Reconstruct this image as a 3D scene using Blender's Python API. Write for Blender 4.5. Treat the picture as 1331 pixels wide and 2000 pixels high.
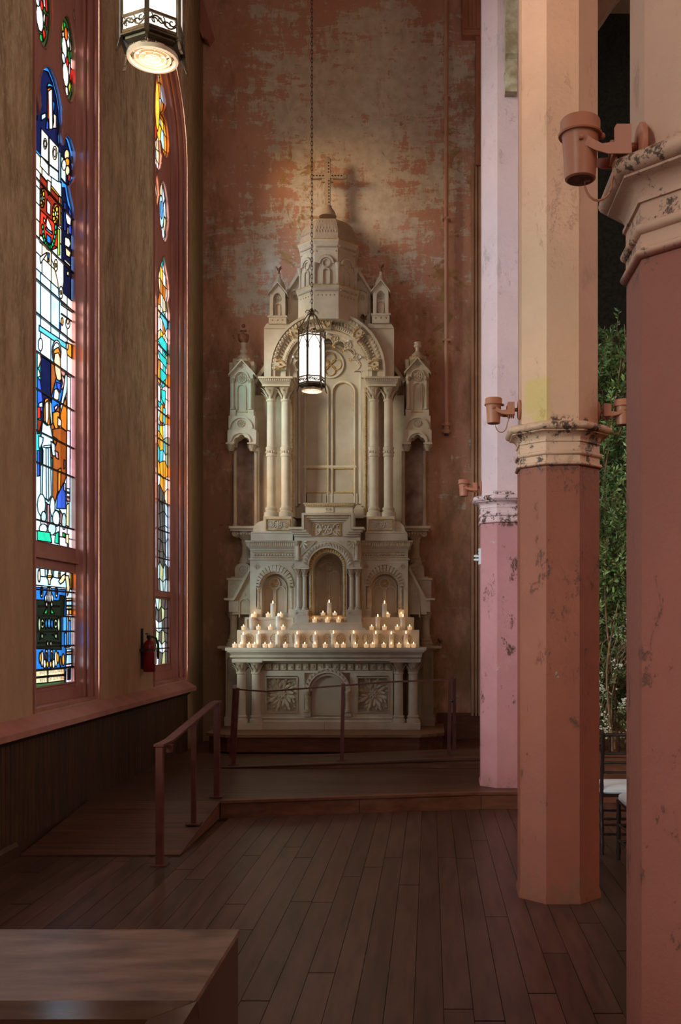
import bpy, bmesh, math, random
from mathutils import Vector, Matrix
from mathutils.geometry import delaunay_2d_cdt
random.seed(7)
C = bpy.context.scene
COL = C.collection
PI = math.pi
for o in list(bpy.data.objects):
    bpy.data.objects.remove(o)

# ------------------------------------------------------------------ camera, sky, sun, exposure
F, CX, CY, H = 1950.0, 840.0, 1222.0, 1.65           # focal length in pixels, vanishing point, eye height
cam = bpy.data.cameras.new('camera'); camo = bpy.data.objects.new('camera', cam); COL.objects.link(camo)
camo.location = (0, 0, H); camo.rotation_euler = (PI/2, 0, 0)
cam.sensor_fit = 'VERTICAL'; cam.sensor_height = 36.0; cam.sensor_width = 24.0
cam.lens = 36.0*F/2000.0
cam.shift_x = (665.5-CX)/2000.0; cam.shift_y = (CY-1000.0)/2000.0
cam.clip_start = 0.05; cam.clip_end = 200
C.camera = camo

world = bpy.data.worlds.new('sky'); C.world = world; world.use_nodes = True
bg = world.node_tree.nodes['Background']
bg.inputs[0].default_value = (1.0, 0.95, 0.89, 1); bg.inputs[1].default_value = 4.2

sun = bpy.data.lights.new('sun', 'SUN'); suno = bpy.data.objects.new('sun', sun); COL.objects.link(suno)
sun.energy = 20.0; sun.angle = math.radians(30); sun.color = (1.0, 0.94, 0.87)
suno.rotation_euler = Vector((0.78, 0.62, -0.16)).to_track_quat('-Z', 'Y').to_euler()

C.view_settings.view_transform = 'Standard'
try: C.view_settings.look = 'None'
except Exception: pass
C.view_settings.gamma = 1.0; C.view_settings.use_curve_mapping = False
C.view_settings.exposure = 0.28

def portal(name, loc, direction, sx, sy):
    l = bpy.data.lights.new(name, 'AREA'); l.shape = 'RECTANGLE'; l.size = sx; l.size_y = sy
    l.cycles.is_portal = True
    o = bpy.data.objects.new(name, l); COL.objects.link(o); o.location = loc
    o.rotation_euler = Vector(direction).to_track_quat('-Z', 'Y').to_euler()
    return o

# ------------------------------------------------------------------ small helpers
def wx(x, Y): return (x-CX)*Y/F
def wz(y, Y): return H-(y-CY)*Y/F
ORG = {}

def thing(name, label, cat, loc, group=None):
    o = bpy.data.objects.new(name, None); COL.objects.link(o); o.location = loc
    o.empty_display_size = 0.05
    o['label'] = label; o['category'] = cat
    if group: o['group'] = group
    ORG[o] = Vector(loc)
    return o

def tag(o, label=None, cat=None, group=None, kind=None):
    if label: o['label'] = label
    if cat: o['category'] = cat
    if group: o['group'] = group
    if kind: o['kind'] = kind
    return o

class MB:
    def __init__(s): s.v = []; s.f = []
    def add(s, vs, fs):
        b = len(s.v); s.v += [tuple(v) for v in vs]; s.f += [tuple(b+i for i in f) for f in fs]; return s
    def hexa(s, p):
        return s.add(p, [(3,2,1,0),(4,5,6,7),(0,1,5,4),(1,2,6,5),(2,3,7,6),(3,0,4,7)])
    def box(s, x0, y0, z0, x1, y1, z1):
        x0,x1 = min(x0,x1),max(x0,x1); y0,y1 = min(y0,y1),max(y0,y1); z0,z1 = min(z0,z1),max(z0,z1)
        return s.hexa([(x0,y0,z0),(x1,y0,z0),(x1,y1,z0),(x0,y1,z0),(x0,y0,z1),(x1,y0,z1),(x1,y1,z1),(x0,y1,z1)])
    def frus(s, b, t):      # b,t = (x0,y0,x1,y1,z)
        x0,y0,x1,y1,z = b; u0,v0,u1,v1,w = t
        return s.hexa([(x0,y0,z),(x1,y0,z),(x1,y1,z),(x0,y1,z),(u0,v0,w),(u1,v0,w),(u1,v1,w),(u0,v1,w)])
    def prism(s, pts, y0, y1):   # polygon in XZ extruded along Y
        a = sum(pts[i][0]*pts[(i+1)%len(pts)][1]-pts[(i+1)%len(pts)][0]*pts[i][1] for i in range(len(pts)))
        if a < 0: pts = pts[::-1]
        n = len(pts)
        vs = [(p[0],y0,p[1]) for p in pts]+[(p[0],y1,p[1]) for p in pts]
        fs = [tuple(range(n)), tuple(range(2*n-1, n-1, -1))]
        fs += [(i+n, (i+1)%n+n, (i+1)%n, i) for i in range(n)]
        return s.add(vs, fs)
    def prismx(s, pts, x0, x1):  # polygon in YZ extruded along X
        n = len(pts)
        vs = [(x0,p[0],p[1]) for p in pts]+[(x1,p[0],p[1]) for p in pts]
        fs = [tuple(range(n-1,-1,-1)), tuple(range(n, 2*n))]
        fs += [(i, (i+1)%n, (i+1)%n+n, i+n) for i in range(n)]
        return s.add(vs, fs)
    def prismz(s, pts, z0, z1):
        n = len(pts)
        vs = [(p[0],p[1],z0) for p in pts]+[(p[0],p[1],z1) for p in pts]
        fs = [tuple(range(n-1,-1,-1)), tuple(range(n, 2*n))]
        fs += [(i, (i+1)%n, (i+1)%n+n, i+n) for i in range(n)]
        return s.add(vs, fs)
    def arch(s, cx, cz, r0, r1, y0, y1, a0=0, a1=PI, n=28, leg=None):   # ring r0<r1 in XZ plane
        vs = []; fs = []
        for i in range(n+1):
            a = a0+(a1-a0)*i/n; c, q = math.cos(a), math.sin(a)
            vs += [(cx+r0*c,y0,cz+r0*q),(cx+r1*c,y0,cz+r1*q),(cx+r1*c,y1,cz+r1*q),(cx+r0*c,y1,cz+r0*q)]
        for i in range(n):
            b = 4*i
            for k in range(4):
                fs.append((b+k, b+(k+1)%4, b+4+(k+1)%4, b+4+k))
        fs += [(3,2,1,0), (4*n,4*n+1,4*n+2,4*n+3)]
        s.add(vs, fs)
        if leg is not None:
            for q in (-1, 1):
                s.box(cx+q*r0, y0, leg, cx+q*r1, y1, cz)
        return s
    def lathe(s, prof, cx, cy, z0=0, n=16, axis='z', ph=0.0, caps=True):
        vs = []; fs = []; m = len(prof)
        for r, z in prof:
            for i in range(n):
                a = 2*PI*(i+0.5*0)/n+ph; c, q = r*math.cos(a), r*math.sin(a)
                if axis == 'z': vs.append((cx+c, cy+q, z0+z))
                else: vs.append((cx+c, cy-z, z0+q))      # axis -Y, z0 = centre height
        for j in range(m-1):
            for i in range(n):
                k = (i+1) % n
                fs.append((j*n+i, j*n+k, (j+1)*n+k, (j+1)*n+i))
        if caps:
            fs.append(tuple(range(n-1,-1,-1))); fs.append(tuple((m-1)*n+i for i in range(n)))
        return s.add(vs, fs)
    def ball(s, x, y, z, r, sx=1, sy=1, sz=1, n=8, m=5, rot=0.0):
        vs = [(0,0,-1)]; fs = []
        for j in range(1, m):
            t = -PI/2+PI*j/m
            for i in range(n):
                a = 2*PI*i/n; vs.append((math.cos(t)*math.cos(a), math.cos(t)*math.sin(a), math.sin(t)))
        vs.append((0,0,1)); T = len(vs)-1
        for i in range(n):
            k = (i+1) % n
            fs.append((0, 1+k, 1+i)); fs.append((T, T-n+i, T-n+k))
            for j in range(m-2):
                fs.append((1+j*n+i, 1+j*n+k, 1+(j+1)*n+k, 1+(j+1)*n+i))
        c, q = math.cos(rot), math.sin(rot)
        out = []
        for a, b, d in vs:
            a, b, d = a*r*sx, b*r*sy, d*r*sz
            out.append((x+a*c-d*q, y+b, z+a*q+d*c))
        return s.add(out, fs)
    def tube(s, pts, r, n=6, closed=False):
        P = [Vector(p) for p in pts]; m = len(P); vs = []; fs = []
        up = Vector((0.123, 0.31, 0.94)).normalized()
        for i, p in enumerate(P):
            if closed: d = P[(i+1) % m]-P[i-1]
            else: d = P[min(i+1, m-1)]-P[max(i-1, 0)]
            d.normalize(); a = d.cross(up)
            if a.length < 1e-4: a = d.cross(Vector((1,0,0)))
            a.normalize(); b = d.cross(a)
            rr = r[i] if isinstance(r, (list, tuple)) else r
            for k in range(n):
                t = 2*PI*k/n; vs.append(p+a*math.cos(t)*rr+b*math.sin(t)*rr)
        for i in range(m if closed else m-1):
            j = (i+1) % m
            for k in range(n):
                l = (k+1) % n
                fs.append((i*n+k, i*n+l, j*n+l, j*n+k))
        if not closed:
            fs.append(tuple(range(n-1,-1,-1))); fs.append(tuple((m-1)*n+k for k in range(n)))
        return s.add(vs, fs)
    def leaf(s, p, d, nrm, L, W, curl=0.5, seg=4):      # ridged, curling leaf growing from p along d, bulging to nrm
        p, d, nrm = Vector(p), Vector(d).normalized(), Vector(nrm).normalized()
        side = d.cross(nrm).normalized(); vs = []; fs = []
        for i in range(seg+1):
            t = i/seg; w = W*(0.35+1.1*t-1.25*t*t*t)*0.8
            if i == seg: w = W*0.06
            c = p+d*(L*(t-0.25*curl*t*t*t))+nrm*(L*curl*(t*t)*0.55)
            vs += [c-side*w, c+nrm*W*0.22, c+side*w]
        for i in range(seg):
            b = 3*i
            fs += [(b,b+1,b+4,b+3), (b+1,b+2,b+5,b+4)]
        b = len(vs)     # back side
        vs += [Vector(v)-nrm*W*0.12 for v in vs[:]]
        fs += [tuple(b+i for i in f[::-1]) for f in fs[:]]
        return s.add(vs, fs)
    def build(s, name, mat, parent=None, smooth=35, origin=None):
        me = bpy.data.meshes.new(name)
        if parent is not None: o0 = ORG[parent]
        elif origin is not None: o0 = Vector(origin)
        else: o0 = Vector((0,0,0))
        me.from_pydata([Vector(v)-o0 for v in s.v], [], s.f)
        me.materials.append(mat)
        o = bpy.data.objects.new(name, me); COL.objects.link(o)
        if smooth:
            me.shade_smooth(); me.set_sharp_from_angle(angle=math.radians(smooth))
        if parent is not None:
            o.parent = parent; ORG[o] = Vector(o0)
        else:
            o.location = o0; ORG[o] = Vector(o0)
        return o

def copy_tree(o, parent=None, loc=None):
    c = o.copy(); COL.objects.link(c); c.parent = parent
    if loc is not None: c.location = loc
    for ch in o.children: copy_tree(ch, c)
    return c

# ------------------------------------------------------------------ materials
MATS = {}
class NT:
    def __init__(s, name):
        s.m = bpy.data.materials.new(name); s.m.use_nodes = True; s.t = s.m.node_tree; s.n = s.t.nodes
        s.b = s.n['Principled BSDF']; s.out = s.n['Material Output']; MATS[name] = s.m
    def new(s, t, **k):
        n = s.n.new(t)
        for a, b in k.items(): setattr(n, a, b)
        return n
    def link(s, a, b): s.t.links.new(a, b)
    def pos(s, scale=(1,1,1)):
        g = s.new('ShaderNodeNewGeometry'); m = s.new('ShaderNodeMapping'); m.inputs['Scale'].default_value = scale
        s.link(g.outputs['Position'], m.inputs['Vector']); return m.outputs[0]
    def noise(s, vec, scale, detail=6, rough=0.6, dist=0.0):
        n = s.new('ShaderNodeTexNoise'); n.inputs['Scale'].default_value = scale; n.inputs['Detail'].default_value = detail
        n.inputs['Roughness'].default_value = rough; n.inputs['Distortion'].default_value = dist
        if vec is not None: s.link(vec, n.inputs['Vector'])
        return n.outputs['Fac']
    def ramp(s, fac, a, b, c0=(0,0,0,1), c1=(1,1,1,1)):
        r = s.new('ShaderNodeValToRGB'); e = r.color_ramp.elements
        e[0].position = a; e[0].color = c0; e[1].position = b; e[1].color = c1
        s.link(fac, r.inputs[0]); return r.outputs[0]
    def math(s, op, a, b=None):
        n = s.new('ShaderNodeMath', operation=op)
        for i, q in enumerate((a, b)):
            if q is None: continue
            if hasattr(q, 'links'): s.link(q, n.inputs[i])
            else: n.inputs[i].default_value = q
        return n.outputs[0]
    def mix(s, fac, a, b):
        n = s.new('ShaderNodeMix', data_type='RGBA')
        for sock, q in ((n.inputs[0], fac), (n.inputs[6], a), (n.inputs[7], b)):
            if hasattr(q, 'links'): s.link(q, sock)
            elif isinstance(q, (int, float)): sock.default_value = q
            else: sock.default_value = (q[0], q[1], q[2], 1)
        return n.outputs[2]
    def bump(s, h, strength=0.3, dist=0.01):
        b = s.new('ShaderNodeBump'); b.inputs['Strength'].default_value = strength; b.inputs['Distance'].default_value = dist
        s.link(h, b.inputs['Height']); s.link(b.outputs[0], s.b.inputs['Normal'])
    def xyz(s):
        g = s.new('ShaderNodeNewGeometry'); p = s.new('ShaderNodeSeparateXYZ'); s.link(g.outputs['Position'], p.inputs[0])
        return p.outputs
    def box(s, X, Z, x0, x1, z0, z1, soft):     # soft box mask in two coordinates
        def edge(v, lo, hi):
            a = s.new('ShaderNodeMapRange', interpolation_type='SMOOTHSTEP'); s.link(v, a.inputs[0]); a.inputs[1].default_value = lo-soft; a.inputs[2].default_value = lo+soft
            b = s.new('ShaderNodeMapRange', interpolation_type='SMOOTHSTEP'); s.link(v, b.inputs[0]); b.inputs[1].default_value = hi+soft; b.inputs[2].default_value = hi-soft
            return s.math('MULTIPLY', a.outputs[0], b.outputs[0])
        return s.math('MULTIPLY', edge(X, x0, x1), edge(Z, z0, z1))

def simple(name, c0, c1, scale=8, rough=0.7, bump=0.15, metal=0.0, stretch=(1,1,1), lo=0.35, hi=0.65, rnd=0.0, spec=0.4, bd=0.004):
    t = NT(name); v = t.pos(stretch)
    f = t.noise(v, scale)
    col = t.ramp(f, lo, hi, (*c0,1), (*c1,1))
    if rnd:
        oi = t.new('ShaderNodeObjectInfo'); h = t.new('ShaderNodeHueSaturation')
        t.link(col, h.inputs['Color'])
        mr = t.new('ShaderNodeMapRange'); t.link(oi.outputs['Random'], mr.inputs[0]); mr.inputs[3].default_value = 1-rnd; mr.inputs[4].default_value = 1+rnd
        t.link(mr.outputs[0], h.inputs['Value']); col = h.outputs[0]
    t.link(col, t.b.inputs['Base Color']); t.b.inputs['Roughness'].default_value = rough
    t.b.inputs['Metallic'].default_value = metal; t.b.inputs['Specular IOR Level'].default_value = spec
    if bump: t.bump(t.noise(v, scale*5), bump, bd)
    return t.m

plaster = simple('altar_plaster', (0.57,0.48,0.37), (0.73,0.64,0.52), 3.0, 0.75, 0.25)
plaster_dark = simple('altar_plaster_shaded', (0.42,0.33,0.235), (0.58,0.47,0.35), 3.5, 0.8, 0.25)  # darker plaster: brown grime and warm shading put into one tone
relief = simple('carved_plaster', (0.50,0.38,0.25), (0.68,0.58,0.46), 9.0, 0.7, 0.2)  # brown of gilding and dirt, warmed further to carry shading
gold = simple('old_gilding', (0.50,0.29,0.08), (0.66,0.47,0.22), 30.0, 0.5, 0.1, 0.25)
niche_mat = simple('niche_panel_shaded_paint', (0.46,0.38,0.29), (0.58,0.50,0.40), 2.5, 0.75, 0.1)  # recess panels, colour warmed to hold the brown shading
stone_back = simple('pinkish_stone_backing', (0.20,0.12,0.09), (0.42,0.29,0.23), 6.0, 0.85, 0.3)
urn_red = simple('dark_red_broken_finial', (0.16,0.05,0.03), (0.30,0.14,0.08), 20, 0.7)
iron = simple('aged_bronze_lantern_metal', (0.06,0.04,0.025), (0.14,0.10,0.06), 20, 0.45, 0.1, 0.6)
red_steel = simple('dark_red_painted_steel', (0.085,0.020,0.014), (0.13,0.036,0.026), 12, 0.45, 0.05)
fixture_paint = simple('terracotta_painted_metal', (0.42,0.145,0.08), (0.50,0.185,0.105), 6, 0.45, 0.03)
pipe_paint = simple('pink_painted_pipe', (0.58,0.31,0.22), (0.68,0.39,0.29), 4, 0.5, 0.05)
casing_paint = simple('dusky_pink_window_paint', (0.34,0.13,0.10), (0.46,0.20,0.165), 3, 0.42, 0.12, stretch=(1,1,0.3))
trim_paint = simple('terracotta_trim_paint', (0.36,0.13,0.07), (0.48,0.20,0.12), 3, 0.5, 0.12)
trim_brown = simple('brown_trim_paint', (0.42,0.23,0.13), (0.54,0.32,0.20), 4, 0.6, 0.1)
lead = simple('lead_came', (0.012,0.011,0.010), (0.03,0.028,0.025), 30, 0.5, 0.0, 0.4)
floorwood = simple('old_floor_board', (0.050,0.020,0.013), (0.105,0.046,0.031), 2.0, 0.36, 0.12, stretch=(9,1.0,1), rnd=0.22, spec=0.5)
deckwood = simple('dark_deck_board', (0.055,0.020,0.011), (0.110,0.043,0.025), 2.5, 0.40, 0.12, stretch=(1,9,1), rnd=0.2, spec=0.5)
stepwood = simple('red_brown_step_wood', (0.11,0.035,0.018), (0.19,0.07,0.038), 3, 0.42, 0.1, stretch=(1,8,6))
wainwood = simple('dark_wainscot_board', (0.034,0.013,0.005), (0.070,0.029,0.012), 3, 0.55, 0.1, stretch=(8,8,0.8), rnd=0.2)
counterwood = simple('worn_counter_top', (0.11,0.055,0.038), (0.27,0.155,0.115), 4.5, 0.34, 0.06, stretch=(1,3,1))
glosswood = simple('glossy_dark_wood', (0.05,0.020,0.010), (0.10,0.045,0.022), 3, 0.16, 0.03, stretch=(1,6,1))
blackwood = simple('dark_mahogany_chair', (0.020,0.010,0.008), (0.045,0.018,0.014), 6, 0.3, 0.05)
cushion_mat = simple('white_cushion', (0.75,0.76,0.78), (0.85,0.86,0.88), 5, 0.8, 0.05)
wax = simple('white_wax', (0.82,0.78,0.70), (0.90,0.87,0.80), 5, 0.5, 0.02)
_w = wax.node_tree.nodes['Principled BSDF']; _w.inputs['Subsurface Weight'].default_value = 0.6; _w.inputs['Subsurface Radius'].default_value = (1.0,0.7,0.45); _w.inputs['Subsurface Scale'].default_value = 0.03
black = simple('black_plastic', (0.012,0.012,0.012), (0.03,0.03,0.03), 10, 0.4, 0.0)
ext_red = simple('red_enamel', (0.17,0.007,0.007), (0.22,0.012,0.012), 4, 0.3, 0.0)
tag_white = simple('white_plastic', (0.70,0.74,0.76), (0.78,0.82,0.84), 4, 0.4, 0.0)
corbel_mat = simple('greenish_cream_paint', (0.30,0.21,0.11), (0.58,0.50,0.35), 8, 0.6, 0.3)
dark_wall = simple('dark_patterned_wall', (0.010,0.010,0.007), (0.030,0.028,0.020), 26, 0.8, 0.2)
arch_brown = simple('brown_arch_paint', (0.12,0.055,0.028), (0.18,0.085,0.045), 4, 0.6, 0.1)
ceiling_mat = simple('aisle_ceiling_plaster', (0.48,0.28,0.17), (0.56,0.35,0.23), 1.5, 0.8, 0.1)
nave_mat = simple('warm_nave_plaster', (0.54,0.30,0.17), (0.62,0.38,0.23), 1.2, 0.8, 0.1)
stem_mat = simple('dry_brown_stem', (0.14,0.075,0.035), (0.28,0.17,0.09), 20, 0.8, 0.1)
leafA = simple('dark_green_leaf', (0.035,0.085,0.018), (0.11,0.20,0.05), 9, 0.45, 0.0)
leafB = simple('bright_green_leaf', (0.14,0.25,0.06), (0.36,0.46,0.16), 9, 0.45, 0.0)
blossom = simple('cream_blossom', (0.50,0.50,0.36), (0.70,0.70,0.56), 12, 0.7, 0.0)

def emis(name, col, st):
    t = NT(name); t.b.inputs['Base Color'].default_value = (*col,1)
    t.b.inputs['Emission Color'].default_value = (*col,1); t.b.inputs['Emission Strength'].default_value = st
    t.b.inputs['Roughness'].default_value = 0.6
    return t.m
lampglass = emis('lit_lantern_glass', (1.0,0.94,0.86), 1.05)
lamplouvre = simple('cream_louvre_metal', (0.62,0.46,0.32), (0.70,0.55,0.40), 5, 0.5, 0.0)
lampbulb = emis('lit_bulb', (1.0,0.86,0.70), 1.1)
flame_mat = emis('candle_flame', (1.0,0.56,0.22), 9.0)
t = NT('tealight_glass'); t.b.inputs['Transmission Weight'].default_value = 0.0
t.b.inputs['Base Color'].default_value = (0.8,0.74,0.64,1); t.b.inputs['Roughness'].default_value = 0.2
t.b.inputs['Emission Color'].default_value = (1.0,0.55,0.22,1); t.b.inputs['Emission Strength'].default_value = 0.35  # flame light on the cup put in as its own emission
teaglass = t.m

def wall_back_mat():
    t = NT('peeling_pink_plaster'); X, Y, Z = t.xyz(); v = t.pos((1,1,1)); vh = t.pos((0.55,1,2.1)); vv = t.pos((2.0,1,0.6))
    big = t.noise(v, 0.9, 4, 0.5)
    base = t.ramp(big, 0.3, 0.7, (0.56,0.30,0.21,1), (0.67,0.39,0.285,1))
    base = t.mix(t.math('MULTIPLY', t.ramp(t.noise(v, 13, 10, 0.75), 0.52, 0.62), 0.35), base, (0.66,0.45,0.33))
    n1 = t.noise(vh, 3.4, 15, 0.78, 0.35); n2 = t.noise(vv, 4.2, 14, 0.78, 0.3)
    zone = t.box(X, Z, -2.0, 0.5, 6.3, 9.9, 1.1)
    zone2 = t.box(X, Z, -2.7, -1.7, 5.6, 7.2, 0.5)
    hz = t.box(X, Z, -2.2, 0.6, 7.9, 9.4, 0.5)
    zz = t.math('MAXIMUM', zone, t.math('MULTIPLY', zone2, 0.8))
    k = t.math('ADD', t.math('MULTIPLY', n1, 0.55), t.math('MULTIPLY', n2, 0.45))
    lump = t.noise(v, 1.5, 3, 0.5)
    k1 = t.math('ADD', t.math('ADD', k, t.math('MULTIPLY', zz, 0.105)), t.math('ADD', t.math('MULTIPLY', hz, 0.03), t.math('MULTIPLY', lump, 0.16)))
    peel = t.ramp(k1, 0.645, 0.660)
    grey = t.ramp(t.noise(v, 9, 5), 0.35, 0.7, (0.62,0.56,0.46,1), (0.78,0.73,0.63,1))
    thin = t.ramp(t.noise(v, 11.0, 12, 0.8), 0.36, 0.43)
    col = t.mix(t.math('MULTIPLY', peel, thin), base, grey)
    n3 = t.noise(v, 2.4, 13, 0.72, 0.8)
    oz = t.math('MAXIMUM', t.box(X, Z, -2.0, -1.45, 6.3, 8.2, 0.35), t.box(X, Z, 0.0, 0.45, 4.6, 8.2, 0.3))
    k3 = t.math('ADD', n3, t.math('MULTIPLY', oz, 0.12))
    och = t.ramp(k3, 0.63, 0.66)
    col = t.mix(t.math('MULTIPLY', och, 0.85), col, t.ramp(t.noise(v, 7, 4), 0.4, 0.6, (0.36,0.22,0.08,1), (0.50,0.36,0.16,1)))
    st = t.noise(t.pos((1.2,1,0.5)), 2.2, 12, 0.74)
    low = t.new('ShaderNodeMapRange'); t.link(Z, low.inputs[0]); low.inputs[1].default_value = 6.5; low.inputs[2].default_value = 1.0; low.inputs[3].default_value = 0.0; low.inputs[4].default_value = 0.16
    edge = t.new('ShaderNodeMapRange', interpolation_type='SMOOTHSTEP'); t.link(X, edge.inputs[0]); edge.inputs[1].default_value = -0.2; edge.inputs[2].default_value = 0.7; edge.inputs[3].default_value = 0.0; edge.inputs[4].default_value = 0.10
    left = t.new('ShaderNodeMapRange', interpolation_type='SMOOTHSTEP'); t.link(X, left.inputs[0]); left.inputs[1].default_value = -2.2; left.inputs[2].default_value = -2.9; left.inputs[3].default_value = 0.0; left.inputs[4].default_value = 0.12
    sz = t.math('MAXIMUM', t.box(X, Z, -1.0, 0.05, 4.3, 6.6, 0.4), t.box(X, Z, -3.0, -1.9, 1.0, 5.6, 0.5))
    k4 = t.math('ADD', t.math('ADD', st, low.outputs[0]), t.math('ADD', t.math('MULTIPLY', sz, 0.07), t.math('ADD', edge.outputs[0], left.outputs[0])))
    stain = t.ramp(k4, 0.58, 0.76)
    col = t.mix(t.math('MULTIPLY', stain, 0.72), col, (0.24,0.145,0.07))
    mold = t.ramp(t.math('ADD', t.noise(v, 6, 14, 0.82), t.math('MULTIPLY', sz, 0.06)), 0.61, 0.68)
    col = t.mix(t.math('MULTIPLY', mold, 0.7), col, (0.10,0.07,0.035))
    n5 = t.noise(v, 3.4, 8, 0.6); lowz = t.box(X, Z, -2.9, 0.5, 0.6, 3.4, 0.4)
    chip = t.math('MULTIPLY', t.ramp(n5, 0.685, 0.70), lowz)
    col = t.mix(chip, col, (0.60,0.50,0.40))
    t.link(col, t.b.inputs['Base Color']); t.b.inputs['Roughness'].default_value = 0.85; t.b.inputs['Specular IOR Level'].default_value = 0.2
    t.bump(t.math('ADD', t.math('MULTIPLY', peel, -0.6), t.noise(v, 25, 8, 0.7)), 0.35, 0.006)
    return t.m

def wall_left_mat():
    t = NT('stained_ochre_plaster'); X, Y, Z = t.xyz()
    v = t.pos((1,1.9,0.55)); big = t.noise(v, 3.4, 14, 0.78, 0.3)
    up = t.ramp(big, 0.36, 0.66, (0.22,0.135,0.07,1), (0.56,0.40,0.26,1))
    lowc = t.ramp(big, 0.3, 0.7, (0.38,0.22,0.135,1), (0.52,0.33,0.21,1))
    mr = t.new('ShaderNodeMapRange', interpolation_type='SMOOTHSTEP'); t.link(Z, mr.inputs[0]); mr.inputs[1].default_value = 2.0; mr.inputs[2].default_value = 4.4
    wob = t.math('ADD', mr.outputs[0], t.math('MULTIPLY', t.math('SUBTRACT', t.noise(v, 1.2, 6, 0.6), 0.5), 0.9))
    col = t.mix(wob, lowc, up)
    pale = t.ramp(t.math('ADD', t.noise(t.pos((1,2.6,0.8)), 7.0, 15, 0.86), t.math('MULTIPLY', t.noise(v, 1.1, 4, 0.6), 0.18)), 0.60, 0.66)
    col = t.mix(t.math('MULTIPLY', t.math('MULTIPLY', pale, mr.outputs[0]), 0.7), col, (0.54,0.43,0.29))
    pits = t.ramp(t.noise(t.pos((1,1.6,0.9)), 8, 13, 0.8), 0.67, 0.72)
    col = t.mix(t.math('MULTIPLY', pits, 0.85), col, (0.09,0.05,0.025))
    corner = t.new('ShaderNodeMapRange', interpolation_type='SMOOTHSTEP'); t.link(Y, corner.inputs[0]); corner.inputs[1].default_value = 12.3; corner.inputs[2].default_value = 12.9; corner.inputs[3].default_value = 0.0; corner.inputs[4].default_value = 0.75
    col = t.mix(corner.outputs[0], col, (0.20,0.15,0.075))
    t.link(col, t.b.inputs['Base Color']); t.b.inputs['Roughness'].default_value = 0.85; t.b.inputs['Specular IOR Level'].default_value = 0.2
    t.bump(t.noise(t.pos((1,1,1)), 22, 9, 0.7), 0.35, 0.006)
    return t.m

def column_mat(name, low, high, patch=None, tint=None):
    t = NT(name); X, Y, Z = t.xyz(); v = t.pos((1,1,1))
    sep = t.new('ShaderNodeMapRange'); t.link(Z, sep.inputs[0]); sep.inputs[1].default_value = 2.605; sep.inputs[2].default_value = 2.615
    nz = t.noise(v, 2.0, 9, 0.7)
    a = t.mix(t.ramp(nz, 0.35, 0.65), [c*0.86 for c in low], low); b = t.mix(t.ramp(nz, 0.35, 0.65), [c*0.90 for c in high], high)
    col = t.mix(sep.outputs[0], a, b)
    if patch:
        bx = t.math('MULTIPLY', t.box(X, Z, *patch, 0.02), t.ramp(t.noise(v, 6, 10, 0.7), 0.40, 0.43))
        col = t.mix(bx, col, (0.60,0.38,0.14))
    chips = t.ramp(t.math('ADD', t.noise(t.pos((1,1,0.6)), 6.5, 15, 0.86, 0.2), t.math('MULTIPLY', t.noise(v, 1.3, 2, 0.5), 0.14)), 0.650, 0.662)
    lowm = t.new('ShaderNodeMapRange'); t.link(Z, lowm.inputs[0]); lowm.inputs[1].default_value = 2.7; lowm.inputs[2].default_value = 2.4; lowm.inputs[3].default_value = 0.10; lowm.inputs[4].default_value = 1.0
    col = t.mix(t.math('MULTIPLY', chips, lowm.outputs[0]), col, (0.12,0.055,0.035))
    chips2 = t.ramp(t.noise(t.pos((1,1,0.7)), 4.3, 14, 0.78), 0.665, 0.68)
    col = t.mix(t.math('MULTIPLY', chips2, 0.9), col, tint or (0.36,0.28,0.19))
    band = t.math('MULTIPLY', t.box(Z, Z, 2.56, 2.9, 2.56, 2.9, 0.02), t.ramp(t.noise(v, 7, 13, 0.8), 0.53, 0.555))
    col = t.mix(band, col, (0.09,0.045,0.03))
    base = t.math('MULTIPLY', t.box(Z, Z, -1, 0.25, -1, 0.25, 0.15), t.ramp(t.noise(v, 5, 10, 0.75), 0.45, 0.6))
    col = t.mix(t.math('MULTIPLY', base, 0.6), col, (0.16,0.09,0.05))
    t.link(col, t.b.inputs['Base Color']); t.b.inputs['Roughness'].default_value = 0.55; t.b.inputs['Specular IOR Level'].default_value = 0.35
    t.bump(t.math('ADD', t.noise(v, 16, 10, 0.7), t.math('MULTIPLY', chips, -1.0)), 0.55, 0.012)
    return t.m

m_wall_back = wall_back_mat(); m_wall_left = wall_left_mat()

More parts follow.
